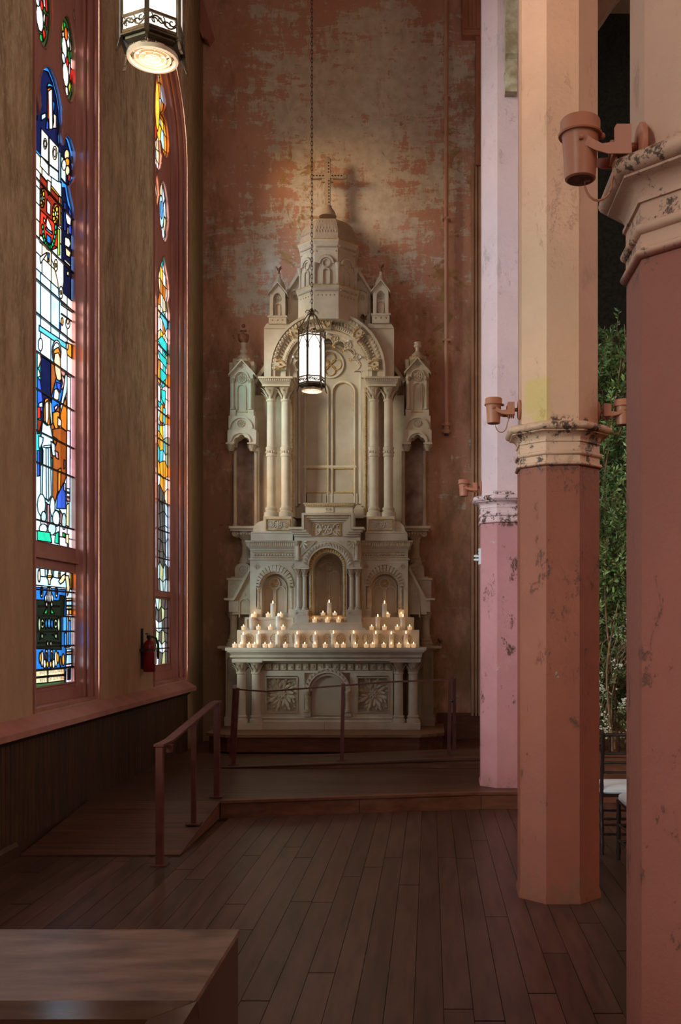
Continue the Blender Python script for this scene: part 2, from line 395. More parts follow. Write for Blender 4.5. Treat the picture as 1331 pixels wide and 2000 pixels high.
GL = {}
def glass(key, col, haze=0.22):
    if key in GL: return GL[key]
    col = [x*0.58 for x in col]
    t = NT('glass_'+key)
    for n in list(t.n):
        if n != t.out: t.n.remove(n)
    v = t.pos((1,1,1)); nz = t.noise(v, 9, 5, 0.6)
    c = t.mix(t.ramp(nz, 0.3, 0.7), [min(1, x*0.72) for x in col], [min(1, x*1.12) for x in col])
    a = t.new('ShaderNodeBsdfTransparent'); b = t.new('ShaderNodeBsdfTranslucent'); mx = t.new('ShaderNodeMixShader')
    t.link(c, a.inputs[0]); t.link(c, b.inputs[0]); mx.inputs[0].default_value = haze
    t.link(a.outputs[0], mx.inputs[1]); t.link(b.outputs[0], mx.inputs[2]); t.link(mx.outputs[0], t.out.inputs[0])
    GL[key] = t.m
    return t.m
PAL = dict(sky=(0.27,0.54,0.80), pale=(0.46,0.69,0.88), white=(0.78,0.82,0.84), cream=(0.66,0.54,0.36), amber=(0.62,0.28,0.03), gold=(0.75,0.42,0.04),
    red=(0.45,0.02,0.01), orange=(0.75,0.10,0.01), maroon=(0.13,0.012,0.006), brown=(0.16,0.045,0.010), rust=(0.36,0.13,0.015), blue=(0.02,0.06,0.42), royal=(0.01,0.09,0.36), azure=(0.03,0.24,0.85),
    cyan=(0.06,0.38,0.62), teal=(0.02,0.42,0.50), navy=(0.004,0.006,0.030), green=(0.01,0.28,0.05), sage=(0.24,0.34,0.22), emerald=(0.01,0.30,0.18), leafg=(0.22,0.38,0.03), dark=(0.005,0.008,0.005), skin=(0.58,0.33,0.22),
    fair=(0.72,0.52,0.42), mauve=(0.30,0.17,0.20), lav=(0.50,0.50,0.68), ice=(0.34,0.60,0.76), stone=(0.24,0.44,0.54), grey=(0.05,0.055,0.058), pinkg=(0.60,0.35,0.42), blk=(0.006,0.006,0.006), buff=(0.36,0.32,0.21), dgreen=(0.02,0.05,0.02))
# ================================================================== the room
XW, XG = -3.0, -3.20        # aisle wall face, plane of the stained glass
YB = 13.2                   # altar wall face
WIN_H = 0.77; SPRING = 7.3; SILL = 0.985

def arch_path(c, hw, z0, zs, R, n=10):
    """pointed-arch outline in (Y,Z), counter-clockwise from the near lower corner over the far side"""
    off = R-hw; ap = math.acos(off/R)
    pts = [(c-hw, z0), (c+hw, z0)]
    for i in range(n+1):
        a = ap*i/n; pts.append((c-off+R*math.cos(a), zs+R*math.sin(a)))
    for i in range(n-1, -1, -1):
        a = ap*i/n; pts.append((c+off-R*math.cos(a), zs+R*math.sin(a)))
    return pts

def holed(outer, holes):
    """triangles of outer minus holes in a plane"""
    vs = []; es = []; fs = []
    for p in [outer]+holes:
        b = len(vs); vs += [Vector(q) for q in p]; fs.append(list(range(b, b+len(p))))
    V, E, Fc, ov, oe, of = delaunay_2d_cdt(vs, es, fs, 1, 1e-5)
    keep = [f for f, o in zip(Fc, of) if 0 in o and len(o) == 1]
    return V, keep

def holed_slab(mb, outer, holes, x0, x1):   # solid of (Y,Z) polygons between x0 (room side) and x1, reveals included
    V, keep = holed(outer, holes)
    mb.add([(x0, v[0], v[1]) for v in V], [tuple(f) for f in keep])
    mb.add([(x1, v[0], v[1]) for v in V], [tuple(f[::-1]) for f in keep])
    for p in [outer]+holes:
        n = len(p); mb.add([(x0, q[0], q[1]) for q in p]+[(x1, q[0], q[1]) for q in p],
                           [(i, (i+1) % n, (i+1) % n+n, i+n) for i in range(n)])
    return mb

# ---- floor: boards of the aisle and nave
fl = MB().box(-3.4, -5.2, -0.12, 9.2, 15.2, -0.022).build('floor', floorwood); tag(fl, kind='structure')
unit = MB().frus((0.002,0.002,0.998,0.998,-1), (0.006,0.0015,0.994,0.9985,0)).build('plank', floorwood, fl, 0)
pm = unit.data; first = True
def plank(x0, x1, y0, y1, z=0.0, th=0.025, parent=fl, mesh=None, name='plank'):
    global first
    if first and mesh is None: o = unit; first = False
    else:
        o = bpy.data.objects.new(name, mesh or pm); COL.objects.link(o); o.parent = parent
    o.location = (x0, y0, z); o.scale = (x1-x0, y1-y0, th)
    return o
W = 0.1275; x = -3.0; k = 0
while x < 2.75:
    ys = [0.6+random.uniform(0, 2.2)]
    if x < 1.05: end = 9.02 if x > -1.79 else 7.6
    else: end = 9.3
    y = -0.6
    while y < end-0.05:
        L = random.choice((1.6, 2.2, 2.8, 3.6, 4.4))*random.uniform(0.85, 1.15)
        y1 = min(y+L, end)
        if end-y1 < 0.5: y1 = end
        if y1 > 1.2: plank(x, x+W-0.0013, y, y1-0.0015)
        y = y1
    x += W

# ---- altar platform with its skewed front edge, the ramps, the predella
def edgeY(x): return 8.56+(x+1.79)*(0.44/2.25)
plat = MB().prismz([(-2.97,8.56),(-1.79,8.575),(0.46,9.02),(1.0,9.02),(1.0,13.2),(-2.97,13.2)], -0.02, 0.128).build('altar_platform', stepwood)
tag(plat, kind='structure')
y = 8.58
while y < 11.6:
    y1 = y+0.128
    def xe(q): return -1.79+(q-8.56)*2.25/0.44 if q < 9.0 else 0.96
    p = [(-2.96,y+0.0015),(xe(y),y+0.0015),(xe(y1),y1-0.0015),(-2.96,y1-0.0015)]
    MB().prismz(p, 0.129, 0.15).build('deck_plank', deckwood, plat, 0)
    y = y1
for a, b in ((-1.79,-0.62),(-0.615,0.46)):
    MB().hexa([(a,edgeY(a)-0.012,0.0),(b,edgeY(b)-0.012,0.0),(b,edgeY(b)+0.01,0.0),(a,edgeY(a)+0.01,0.0),
               (a,edgeY(a)-0.012,0.128),(b,edgeY(b)-0.012,0.128),(b,edgeY(b)+0.01,0.128),(a,edgeY(a)+0.01,0.128)]).build('riser_board', stepwood, plat, 0)
MB().box(0.463,8.99,0.0,0.99,9.018,0.128).build('riser_board', stepwood, plat, 0)
MB().hexa([(-1.79,edgeY(-1.79)-0.03,0.130),(0.46,edgeY(0.46)-0.03,0.130),(0.46,edgeY(0.46)+0.05,0.130),(-1.79,edgeY(-1.79)+0.05,0.130),
           (-1.79,edgeY(-1.79)-0.03,0.153),(0.46,edgeY(0.46)-0.03,0.153),(0.46,edgeY(0.46)+0.05,0.153),(-1.79,edgeY(-1.79)+0.05,0.153)]).build('step_nosing', stepwood, plat, 0)
MB().box(0.46,8.97,0.130,1.0,9.07,0.153).build('step_nosing', stepwood, plat, 0)

ramp = MB().prismx([(7.15,0.0),(8.575,0.0),(8.575,0.13)], -2.93, -1.80).build('ramp', stepwood, None, 0); tag(ramp, kind='structure')
for i in range(11):
    a, b = i/11, (i+1)/11
    ya, yb = 7.14+1.42*a+0.0015, 7.14+1.42*b-0.0015; za, zb = 0.012+0.14*a, 0.012+0.14*b
    MB().hexa([(-2.93,ya,za-0.01),(-1.79,ya,za-0.01),(-1.79,yb,zb-0.01),(-2.93,yb,zb-0.01),(-2.93,ya,za),(-1.79,ya,za),(-1.79,yb,zb),(-2.93,yb,zb)]).build('ramp_plank', deckwood, ramp, 0)

ramp2 = MB().prism([(-2.30,0.15),(0.35,0.15),(0.98,0.15),(0.98,0.232),(0.30,0.232)], 10.52, 11.30).build('side_ramp', stepwood, None, 0); tag(ramp2, kind='structure')
for i in range(6):
    ya, yb = 10.49+0.137*i+0.0015, 10.49+0.137*(i+1)-0.0015
    MB().prism([(-2.32,0.150),(-2.32,0.153),(0.30,0.256),(0.98,0.256),(0.98,0.234),(0.30,0.234)], ya, yb).build('ramp_plank', deckwood, ramp2, 0)

pred_out = [(-2.42,11.8),(-0.11,11.8),(0.18,12.04),(0.18,13.2),(-2.70,13.2),(-2.70,12.04)]
pred = MB().prismz([(a*0.985-0.018, b+0.03) for a, b in pred_out[:3]]+[(0.16,13.19),(-2.67,13.19)]+[(-2.67,12.07)], 0.15, 0.325).build('altar_step', stepwood, None, 0); tag(pred, kind='structure')
MB().prismz(pred_out, 0.326, 0.360).build('step_tread', simple('worn_step_tread', (0.20,0.09,0.05), (0.32,0.17,0.10), 3, 0.5, 0.1, stretch=(1,8,1)), pred, 0)

# ---- wall_left with its tall windows
CW = [-1.85, 3.05, 5.80, 8.31, 11.60]      # window centres: last two in view, unseen others placed to light the columns
openings = [arch_path(c, WIN_H, SILL, SPRING, 1.15) for c in CW]
wl = holed_slab(MB(), [(-5.3,-0.02),(13.4,-0.02),(13.4,10.65),(-5.3,10.65)], openings, XW, XW-0.36).build('wall_left', m_wall_left, None, 0)
tag(wl, kind='structure')

def sweep(mb, path, prof, closed=False):
    """sweep (inset, depth) profile round an open (Y,Z) path; inset goes into the opening"""
    n = len(path); m = len(prof); vs = []; fs = []
    for i, p in enumerate(path):
        a = Vector(path[i-1]) if (i > 0 or closed) else None; b = Vector(path[(i+1) % n]) if (i < n-1 or closed) else None
        q = Vector(p); ds = []
        if a is not None: ds.append((q-a).normalized())
        if b is not None: ds.append((b-q).normalized())
        d = sum(ds, Vector((0,0))).normalized(); nr = Vector((-d.y, d.x)); k = 1/max(0.5, nr.dot(Vector((-ds[0].y, ds[0].x))))
        for u, w in prof:
            r = q+nr*u*k; vs.append((XW-w, r.x, r.y))
    for i in range(n if closed else n-1):
        j = (i+1) % n
        for k in range(m-1):
            fs.append((i*m+k, j*m+k, j*m+k+1, i*m+k+1))
    return mb.add(vs, fs)
def roll(u, w, r, a0=-90, a1=90, n=6):   # half-round bead in the profile
    return [(u+r*math.cos(math.radians(a0+(a1-a0)*i/n)), w+r*math.sin(math.radians(a0+(a1-a0)*i/n))) for i in range(n+1)]

def window_frame(name, c, holes, kind=True):
    op = arch_path(c, WIN_H, SILL, SPRING, 1.15); path = op[1:]+[op[0]]   # from far sill corner up and over to the near sill corner
    hw2 = WIN_H-0.165
    inner = arch_path(c, hw2, SILL+0.115, SPRING, 1.15-0.165)
    w = holed_slab(MB(), inner, holes, XG+0.030, XG-0.03).build(name, casing_paint, None, 30)
    tag(w, kind='structure')
    ORG[w] = Vector((0,0,0))
    sweep(MB(), path, [(-0.002,0.03),(-0.002,-0.016),(0.026,-0.016),(0.034,-0.004)]).build('outer_casing', casing_paint, w, 30)
    def bead(u, w_, r): return [(u+r*math.cos(math.radians(q)), w_+r*math.sin(math.radians(q))) for q in range(-160, 111, 27)]
    sweep(MB(), path, bead(0.052,0.020,0.021)).build('casing_roll', casing_paint, w, 40)
    sweep(MB(), path, [(0.060,0.035),(0.075,0.05),(0.082,0.075)]).build('casing_hollow', casing_paint, w, 40)
    sweep(MB(), path, bead(0.098,0.072,0.019)).build('casing_roll', casing_paint, w, 40)
    sweep(MB(), path, [(0.10,0.088),(0.125,0.093),(0.140,0.105),(0.140,0.128),(0.150,0.150),(0.168,0.165),(0.168,0.21)]).build('inner_casing', casing_paint, w, 30)
    for h in holes:
        mb = MB(); mb.tube([(XG+0.030, p[0], p[1]) for p in h], 0.010, 6, True); mb.build('opening_bead', casing_paint, w, 60)
    # stool at the foot of the window
    MB().prismx([(c-WIN_H+0.02,SILL-0.01),(c+WIN_H-0.02,SILL-0.01),(c+WIN_H-0.02,SILL+0.03),(c-WIN_H+0.02,SILL+0.03)], XG-0.02, XW-0.02).build('stool', casing_paint, w, 0)
    MB().box(XG-0.02, c-WIN_H+0.05, SILL+0.03, XG+0.055, c+WIN_H-0.05, SILL+0.13).build('bottom_rail', casing_paint, w, 0)
    return w

def ell(cy, cz, ry, rz, n=20, a0=0):
    return [(cy+ry*math.cos(2*PI*i/n+a0), cz+rz*math.sin(2*PI*i/n+a0)) for i in range(n)]

def leaded(win, opening, polys, bars, limit, came=0.009, seed=1):
    """cut the painted design into separate panes (a true partition), lead lines between them, saddle bars across"""
    vs = []; fs = []; keys = []
    for key, p in [('base', opening)]+polys:
        a = sum(p[i][0]*p[(i+1) % len(p)][1]-p[(i+1) % len(p)][0]*p[i][1] for i in range(len(p)))
        if a < 0: p = p[::-1]
        b = len(vs); vs += [Vector(q) for q in p]; fs.append(list(range(b, b+len(p)))); keys.append(key)
    V, E, Fc, ov, oe, of = delaunay_2d_cdt(vs, [], fs, 1, 1e-4)
    own = [max(o) if 0 in o else -1 for o in of]
    em = {}
    for i, f in enumerate(Fc):
        for a, b in zip(f, f[1:]+f[:1]): em.setdefault((min(a,b), max(a,b)), []).append(i)
    par = list(range(len(Fc)))
    def find(i):
        while par[i] != i: par[i] = par[par[i]]; i = par[i]
        return i
    for e, q in em.items():
        if len(q) == 2 and own[q[0]] == own[q[1]]: par[find(q[0])] = find(q[1])
    groups = {}
    for i in range(len(Fc)):
        if own[i] >= 0: groups.setdefault(find(i), []).append(i)
    def area(g): 
        s = 0
        for i in g:
            p = [V[k] for k in Fc[i]]
            for j in range(1, len(p)-1): s += abs((p[j]-p[0]).cross(p[j+1]-p[0]))/2
        return s
    out = sorted(((area(g), g) for g in groups.values()), key=lambda q: -q[0])
    small = {}
    for n_, (ar, g) in enumerate(out):
        key = keys[own[g[0]]]
        if key == 'base': key = 'pale'
        if ar < 2e-5: continue
        if n_ >= limit or ar < 0.0004:
            small.setdefault(key, []).extend(g); continue
        ids = sorted({k for i in g for k in Fc[i]}); mp = {k: j for j, k in enumerate(ids)}
        MB().add([(XG, V[k][0], V[k][1]) for k in ids], [tuple(mp[k] for k in Fc[i]) for i in g]).build('pane', glass(key, PAL[key]), win, 0)
    for key, g in small.items():
        ids = sorted({k for i in g for k in Fc[i]}); mp = {k: j for j, k in enumerate(ids)}
        o = MB().add([(XG, V[k][0], V[k][1]) for k in ids], [tuple(mp[k] for k in Fc[i]) for i in g]).build('small_panes', glass(key, PAL[key]), win, 0)
        tag(o, kind='stuff')
    mb = MB(); w = came/2
    for (a, b), q in em.items():
        if len(q) == 2 and find(q[0]) == find(q[1]): continue
        if len(q) == 1 and own[q[0]] < 0: continue
        p, r = Vector(V[a]), Vector(V[b]); d = (r-p)
        if d.length < 1e-5: continue
        d.normalize(); n = Vector((-d.y, d.x))*w; p = p-d*w*0.6; r = r+d*w*0.6
        x0, x1 = XG-0.004, XG+0.005
        mb.hexa([(x0,*(p-n)),(x0,*(r-n)),(x0,*(r+n)),(x0,*(p+n)),(x1,*(p-n)),(x1,*(r-n)),(x1,*(r+n)),(x1,*(p+n))])
    o = mb.build('lead_cames', lead, win, 0); tag(o, kind='stuff')
    for z, y0, y1 in bars:
        MB().box(XG+0.006, y0, z-0.007, XG+0.022, y1, z+0.007).build('saddle_bar', lead, win, 0)

# ---- window_1: the nearer window (figures under a canopy, tracery ovals above)
c1 = 8.36
half = [(.575,5.14),(.565,5.26),(.53,5.37),(.46,5.45),(.425,5.52),(.50,5.57),(.575,5.66),(.60,5.77),(.565,5.88),(.47,5.955),(.37,5.95),(.29,5.87),(.262,5.80),(.235,5.89),(.265,6.00),(.25,6.11),(.19,6.21),(.10,6.285)]
lanc = [(c1-.575,2.335),(c1+.575,2.335)]+[(c1+a,b) for a, b in half]+[(c1,6.32)]+[(c1-a,b) for a, b in half[::-1]]
lower = [(c1-.585,1.147),(c1+.555,1.147),(c1+.555,2.125),(c1-.585,2.125)]
ovR, ovL, ovT = ell(8.75,6.62,.20,.37), ell(8.17,6.76,.21,.37), ell(8.40,7.55,.26,.36)
holes1 = [lower, lanc, ovR, ovL, ovT, ell(8.885,7.08,.022,.05,8)]
w1 = window_frame('window_1', CW[3], holes1)
MB().box(XG+0.02, c1-.60, 2.20, XG+0.06, c1+.60, 2.245).build('transom_bead', casing_paint, w1, 0)

def g2(x, y):                       # point of the photograph -> (Y,Z) on the plane of the glass
    Y = XG*F/(x-CX); return (Y, H-(y-CY)*Y/F)
def Q(off, s): 
    out = []
    for q in s.split():
        a, b = q.split(','); out.append(g2(40+float(a)*0.18, off+float(b)*0.18))
    return out
def EL(off, x, y, rx, ry, n=10):
    return [g2(40+(x+rx*math.cos(2*PI*i/n))*0.18, off+(y+ry*math.sin(2*PI*i/n))*0.18) for i in range(n)]
D = []
barz = [H-(y-CY)*8.54/F for y in (330,395,503,582,644,715,784,861,920,1026)]
# background courses of quarries
lev = [2.335,2.42]+[b for b in barz[::-1]]+[6.4]
for i in range(len(lev)-1):
    z0, z1 = lev[i], lev[i+1]; zc = (z0+z1)/2
    cols = [c1-.62, 8.02, 8.20, 8.42, 8.62, 8.80, c1+.62]
    for j in range(6):
        if zc < 2.5: key = ('lav','pale')[j % 2]
        elif zc < 3.1: key = ('stone','ice','stone')[j % 3]
        elif zc < 3.9: key = ('brown','teal','navy','brown','mauve','lav')[j]
        elif zc < 5.0: key = ('pale','sky','pale','sky','pale','white')[j]
        elif zc < 5.5: key = ('white','pale','sky','white','pale','white')[j]
        else: key = ('white','pale','white','cream','white','navy')[j]
        D.append((key, [(cols[j],z0),(cols[j+1],z0),(cols[j+1],z1),(cols[j],z1)]))
# blue border round the cusped head, its dark field, white border lower down
bord = [(c1+a,b) for a, b in half]+[(c1,6.32)]+[(c1-a,b) for a, b in half[::-1]]
def shrink(p, k, cz): return [(c1+(y-c1)*k, cz+(z-cz)*k) for y, z in p]
D.append(('azure', [(c1+.58,4.55),(c1+.58,5.14)]+bord[1:-1]+[(c1-.58,5.14),(c1-.58,4.55)]))
nav = [(c1+(y-c1)*.90, z-.035) for y, z in bord]
D.append(('navy', [(c1+.36,5.52)]+[p for p in nav if p[1] > 5.5]+[(c1-.36,5.52)]))
D.append(('navy', [(c1+.30,4.55),(c1+.53,4.55),(c1+.53,5.14)]+[p for p in nav if p[1] < 5.5 and p[0] > c1]+[(c1+.30,5.45)]))
for i in range(7):
    for j in range(4): D.append((('white','pale','white','cream')[(i+j) % 4], [(c1-.53+.2*j,4.55+.135*i),(c1-.33+.2*j if j < 3 else c1+.30,4.55+.135*i),(c1-.33+.2*j if j < 3 else c1+.30,4.685+.135*i),(c1-.53+.2*j,4.685+.135*i)]))
for zz in (4.75,4.95,5.2,5.66,5.78,6.02): D.append(('sky', [(c1+.545,zz),(c1+.60,zz),(c1+.60,zz+.055),(c1+.545,zz+.055)]))
P = lambda key, off, s: D.append((key, Q(off, s)))
E_ = lambda key, off, *a: D.append((key, EL(off, *a)))
P('azure',0,'285,945 300,900 345,920 350,950 320,935'); P('orange',0,'290,960 330,950 345,1080 330,1300 290,1290')
P('white',0,'300,990 340,960 345,1400 310,1400'); P('cream',0,'355,1230 385,1250 385,1390 345,1390 360,1320'); P('royal',0,'345,1080 372,1120 365,1220 350,1200')
P('blue',0,'280,1300 300,1320 300,1410 275,1400'); P('sky',0,'225,1245 270,1225 275,1275 225,1310')
P('white',0,'222,1390 300,1480 300,1760 218,1690'); P('white',0,'310,1490 410,1600 410,1860 310,1780'); P('sky',0,'415,1640 432,1655 432,1985 415,1960')
P('pale',0,'438,1690 490,1740 490,1990 438,1930'); P('white',0,'218,1690 300,1790 300,1900 212,1800'); P('pale',0,'310,1790 410,1870 410,1975 310,1905')
for q in ((265,1560,20,60),(370,1660,25,75)): E_('cream',0,*q); E_('white',0,q[0],q[1],q[2]*.5,q[3]*.6)
E_('cream',0,500,1680,28,60); E_('amber',0,505,1760,26,50); E_('cream',0,508,1850,24,55); E_('red',0,462,1520,16,14); E_('red',0,525,1930,12,45); E_('white',0,470,1790,24,60)
P('maroon',340,'210,0 430,250 405,560 392,800 330,830 205,660'); P('red',340,'215,390 400,560 400,800 205,650'); P('gold',340,'330,120 415,225 415,250 330,150')
P('leafg',340,'400,590 425,600 425,880 400,880'); P('amber',340,'415,240 432,250 430,560 415,550'); P('white',340,'205,665 260,690 270,790 205,740')
for i in range(10):
    a = 2*PI*i/10; E_('gold' if i % 2 else 'amber',340,236+15*math.cos(a),260+75*math.sin(a),12,34,7); E_('gold' if i % 2 else 'amber',340,377+20*math.cos(a),430+80*math.sin(a),15,34,7)
E_('ice',340,232,262,9,36,8); E_('ice',340,377,430,11,36,8)
for i in range(14):
    a = PI*0.02+PI*0.96*i/13; E_('emerald' if i % 2 else 'green',340,310-70*math.cos(a),560+240*math.sin(a)*0.98,13,34,7)
P('white',340,'285,270 325,330 320,450 285,415'); P('cream',340,'290,60 330,90 325,210 300,230 288,140'); P('fair',340,'250,470 270,500 262,540 248,510'); P('fair',340,'285,460 330,560 345,630 300,600 275,560')
P('sky',340,'270,580 345,640 340,660 270,600'); P('royal',340,'280,645 330,690 328,760 285,735')
P('blue',340,'470,300 490,310 490,620 470,610'); P('blue',340,'520,350 550,430 550,660 520,640'); P('white',340,'490,410 548,480 540,560 505,540 488,470'); P('cream',340,'505,570 520,580 516,660 503,650')
P('white',340,'480,680 525,700 545,760 520,800 478,770'); P('cream',340,'485,790 545,850 530,905 490,880'); P('white',340,'475,920 540,985 535,1005 470,940'); P('cream',340,'505,1050 525,1060 520,1110 498,1090')
P('white',340,'210,900 280,850 280,870 215,970'); P('royal',340,'290,850 312,860 308,930 290,910'); P('amber',340,'290,925 310,935 308,955 290,945')
P('white',340,'335,830 465,960 465,1180 440,1340 415,1320 405,1180 375,1040 335,920'); E_('amber',340,382,990,9,30,8); E_('cream',340,382,990,20,66,10); E_('gold',340,382,990,7,22,8)
E_('white',340,437,1285,20,70,10); E_('gold',340,437,1285,8,24,8); P('sage',340,'440,1400 555,1480 555,1500 440,1420'); P('white',340,'440,1510 550,1590 550,1600 440,1520')
E_('white',340,512,1620,24,58,10); E_('cream',340,512,1600,14,30,8); E_('amber',340,450,1600,12,45,8); P('cyan',340,'200,1640 560,1880 560,1945 200,1700'); P('royal',340,'420,1610 435,1620 432,1710 420,1700')
P('amber',340,'490,1820 552,1850 552,2000 505,1960'); E_('cream',340,505,1870,12,40,8); E_('white',340,390,1930,50,130,14); E_('pale',340,390,1935,40,110,12); E_('white',340,215,1850,24,70,10)
P('skin',680,'365,15 410,10 428,60 436,230 442,340 415,360 393,340 375,260 358,110'); P('rust',680,'358,30 372,10 410,-10 432,50 432,110 412,50 370,60 362,130')
P('amber',680,'393,340 415,362 445,345 440,370 415,375'); P('royal',680,'385,330 440,372 470,300 482,330 455,500 420,620 350,720 330,690 338,510 365,410')
P('pinkg',680,'440,280 478,335 470,410 448,450 438,430 455,380'); P('blue',680,'390,370 436,385 430,480 412,450 395,430'); P('fair',680,'365,450 390,440 417,485 412,555 385,570 358,555'); P('pinkg',680,'365,640 400,610 398,650 372,680')
P('ice',680,'485,280 512,300 500,480 470,560 440,700 430,640 465,430'); P('rust',680,'490,530 503,700 500,905 442,860 428,730 445,660'); P('rust',680,'350,700 398,685 425,700 420,760 402,890 375,880 350,800')
P('brown',680,'348,880 440,865 500,905 492,1400 432,1590 402,1560 372,1690 345,1650 350,1200'); P('rust',680,'405,1320 440,1300 430,1580 404,1550'); P('mauve',680,'470,1210 482,1215 480,1300 468,1310'); P('brown',680,'355,960 400,990 380,1060 355,1020')
P('fair',680,'405,745 442,785 440,845 402,840'); P('blue',680,'398,1600 462,1470 490,1520 490,1742 390,1740'); P('mauve',680,'365,1750 415,1770 400,1820 362,1800'); P('mauve',680,'428,1760 450,1800 450,1920 425,1900'); P('lav',680,'468,1460 486,1470 486,1560 468,1540')
P('white',680,'505,300 540,320 540,1200 505,1100'); P('lav',680,'500,890 538,900 535,1660 498,1660'); 
for i, z in enumerate((1520,1570,1620)): P(('sky','lav','mauve')[i],680,f'498,{z} 533,{z+8} 533,{z+45} 498,{z+35}')
P('cream',680,'500,1700 525,1680 525,1940 490,1920')
P('ice',680,'305,560 335,600 345,820 330,830 318,700'); P('rust',680,'262,555 295,538 318,610 316,835 300,835 250,790 248,650'); P('fair',680,'265,600 292,570 304,610 302,760 288,835 268,790')
P('ice',680,'238,800 285,840 320,830 352,1000 322,1080 332,1600 302,1664 235,1600 243,1110 215,1010'); P('sky',680,'275,1080 300,1085 305,1640 280,1640'); P('sky',680,'250,1060 325,1050 325,1078 250,1080')
P('sky',680,'328,1010 372,1045 376,1170 345,1165'); P('mauve',680,'370,1110 407,1132 412,1205 383,1190'); P('sky',680,'195,950 245,970 240,1020 205,1100 196,1060'); P('teal',680,'330,1180 346,1200 342,1320 330,1300')
P('mauve',680,'258,1664 285,1680 272,1830 244,1850 258,1760'); P('mauve',680,'288,1690 312,1700 312,1950 288,1930')
P('fair',680,'180,30 212,60 222,130 196,210 180,215'); P('pale',680,'180,215 200,240 215,300 180,320'); P('blue',680,'180,320 215,350 240,560 238,700 180,640'); P('sky',680,'196,600 235,580 240,640 200,640'); P('red',680,'180,640 215,640 216,755 180,770'); P('maroon',680,'180,770 235,790 200,930 180,930'); P('blue',680,'180,1110 206,1110 206,1385 180,1390')
for q in ((225,1700,45,120),(250,1830,30,60),(345,1720,28,110),(385,1850,40,90),(245,1960,45,55),(340,1960,45,70),(470,1880,25,90)): E_(('stone','ice')[int(q[0]) % 2],680,*q)
P('emerald',1040,'180,-20 250,-10 320,0 340,110 180,85'); P('emerald',1040,'380,10 412,-10 412,125 368,112 372,60'); P('green',1040,'455,0 485,10 480,60 455,40'); P('cream',1040,'490,20 522,20 522,190 510,120 490,110')
leaded(w1, lanc, D, [(b, c1-.60, c1+.60) for b in barz if b < 5.3], 250)
# lower sash
D = []
lz = [1.147,1.30,1.52,1.66,1.79,1.96,2.125]
P('royal',1040,'150,590 490,620 490,1480 150,1500'); P('sky',1040,'150,380 560,435 560,610 150,570')
for a in (210,290,360,430,490): P('pale' if a % 4 else 'ice',1040,f'{a},{385+(a-190)*.14:.0f} {a+55},{390+(a-190)*.14:.0f} {a+55},{480+(a-190)*.1:.0f} {a},{470+(a-190)*.1:.0f}')
P('cream',1040,'302,400 330,400 334,440 350,480 322,520 320,565 302,565 300,520 278,480 298,440'); P('amber',1040,'290,470 340,470 336,490 294,490')
E_('cream',1040,200,470,14,70); P('amber',1040,'410,440 425,440 425,500 410,490'); P('cream',1040,'430,560 412,530 450,470 480,450 490,490 460,540'); P('cream',1040,'482,470 520,470 535,610 505,690 500,600'); P('amber',1040,'535,440 552,440 550,620 538,610')
P('dark',1040,'150,730 420,740 425,680 478,690 470,900 440,910 440,1270 150,1260')
for s in (-1,1):
    X = lambda a: 308+s*a
    D.append(('white', Q(1040, f'{X(2)},590 {X(18)},600 {X(26)},690 {X(18)},770 {X(6)},740 {X(10)},680'))); D.append(('pale', Q(1040, f'{X(20)},640 {X(48)},700 {X(42)},760 {X(28)},740')))
    E_('cream',1040,X(80),650,13,60); E_('dark',1040,X(84),640,6,34); P('green',1040,f'{X(18)},810 {X(58)},880 {X(22)},885'); E_('white',1040,X(28),780,9,28)
    E_('azure',1040,X(32),990,11,55,8); E_('sage',1040,X(72),990,20,52); E_('sage',1040,X(105),1000,14,80); E_('dark',1040,X(72),990,8,20,7); P('green',1040,f'{X(35)},1110 {X(90)},1090 {X(100)},1160 {X(75)},1130'); E_('sage',1040,X(75),1125,12,28,8); E_('white',1040,X(18),1205,8,28,8)
    P('orange',1040,f'{X(50)},790 {X(112)},798 {X(112)},808 {X(50)},804'); P('orange',1040,f'{X(42)},1190 {X(118)},1194 {X(118)},1206 {X(42)},1202')
    E_('cream',1040,X(28),1340,18,72); E_('royal',1040,X(28),1345,8,46,8); E_('cream',1040,X(75),1370,16,90); E_('amber',1040,X(95),1360,12,62); E_('white',1040,X(48),1425,14,52); E_('amber',1040,X(18),1430,12,40)
E_('azure',1040,308,985,13,58,8); E_('white',1040,308,690,9,80,8); E_('amber',1040,432,1400,8,60); E_('amber',1040,462,1380,14,66)
P('azure',1040,'458,912 500,910 498,1068 458,1070'); P('azure',1040,'515,955 542,955 540,1240 515,1245'); P('azure',1040,'476,1090 498,1090 498,1240 476,1245'); P('white',1040,'500,912 514,912 512,1245 500,1248'); P('cream',1040,'520,915 545,912 535,958 525,958')
P('cream',1040,'492,715 553,713 553,735 492,737'); P('sky',1040,'495,745 553,742 553,790 495,792'); P('sage',1040,'492,800 553,798 553,828 492,830'); P('amber',1040,'524,838 552,836 552,892 524,893'); P('white',1040,'498,838 520,838 520,895 498,895')
P('sky',1040,'498,1265 550,1262 550,1292 498,1296'); P('cream',1040,'495,1300 553,1297 553,1316 495,1320'); P('sky',1040,'498,1326 550,1322 552,1420 490,1430'); P('lav',1040,'488,1432 552,1424 552,1452 488,1460')
P('dgreen',1040,'150,1490 478,1465 478,1640 150,1700'); P('azure',1040,'478,1470 492,1470 490,1625 478,1630'); P('blk',1040,'478,1510 492,1510 492,1590 478,1590'); P('lav',1040,'492,1472 556,1466 556,1625 490,1630'); P('blk',1040,'508,1485 543,1480 540,1592 508,1596')
P('buff',1040,'150,1503 292,1492 292,1556 150,1570'); P('buff',1040,'296,1491 475,1477 475,1538 296,1555'); P('buff',1040,'150,1582 292,1568 292,1630 150,1642'); P('buff',1040,'296,1567 475,1550 475,1606 296,1629')
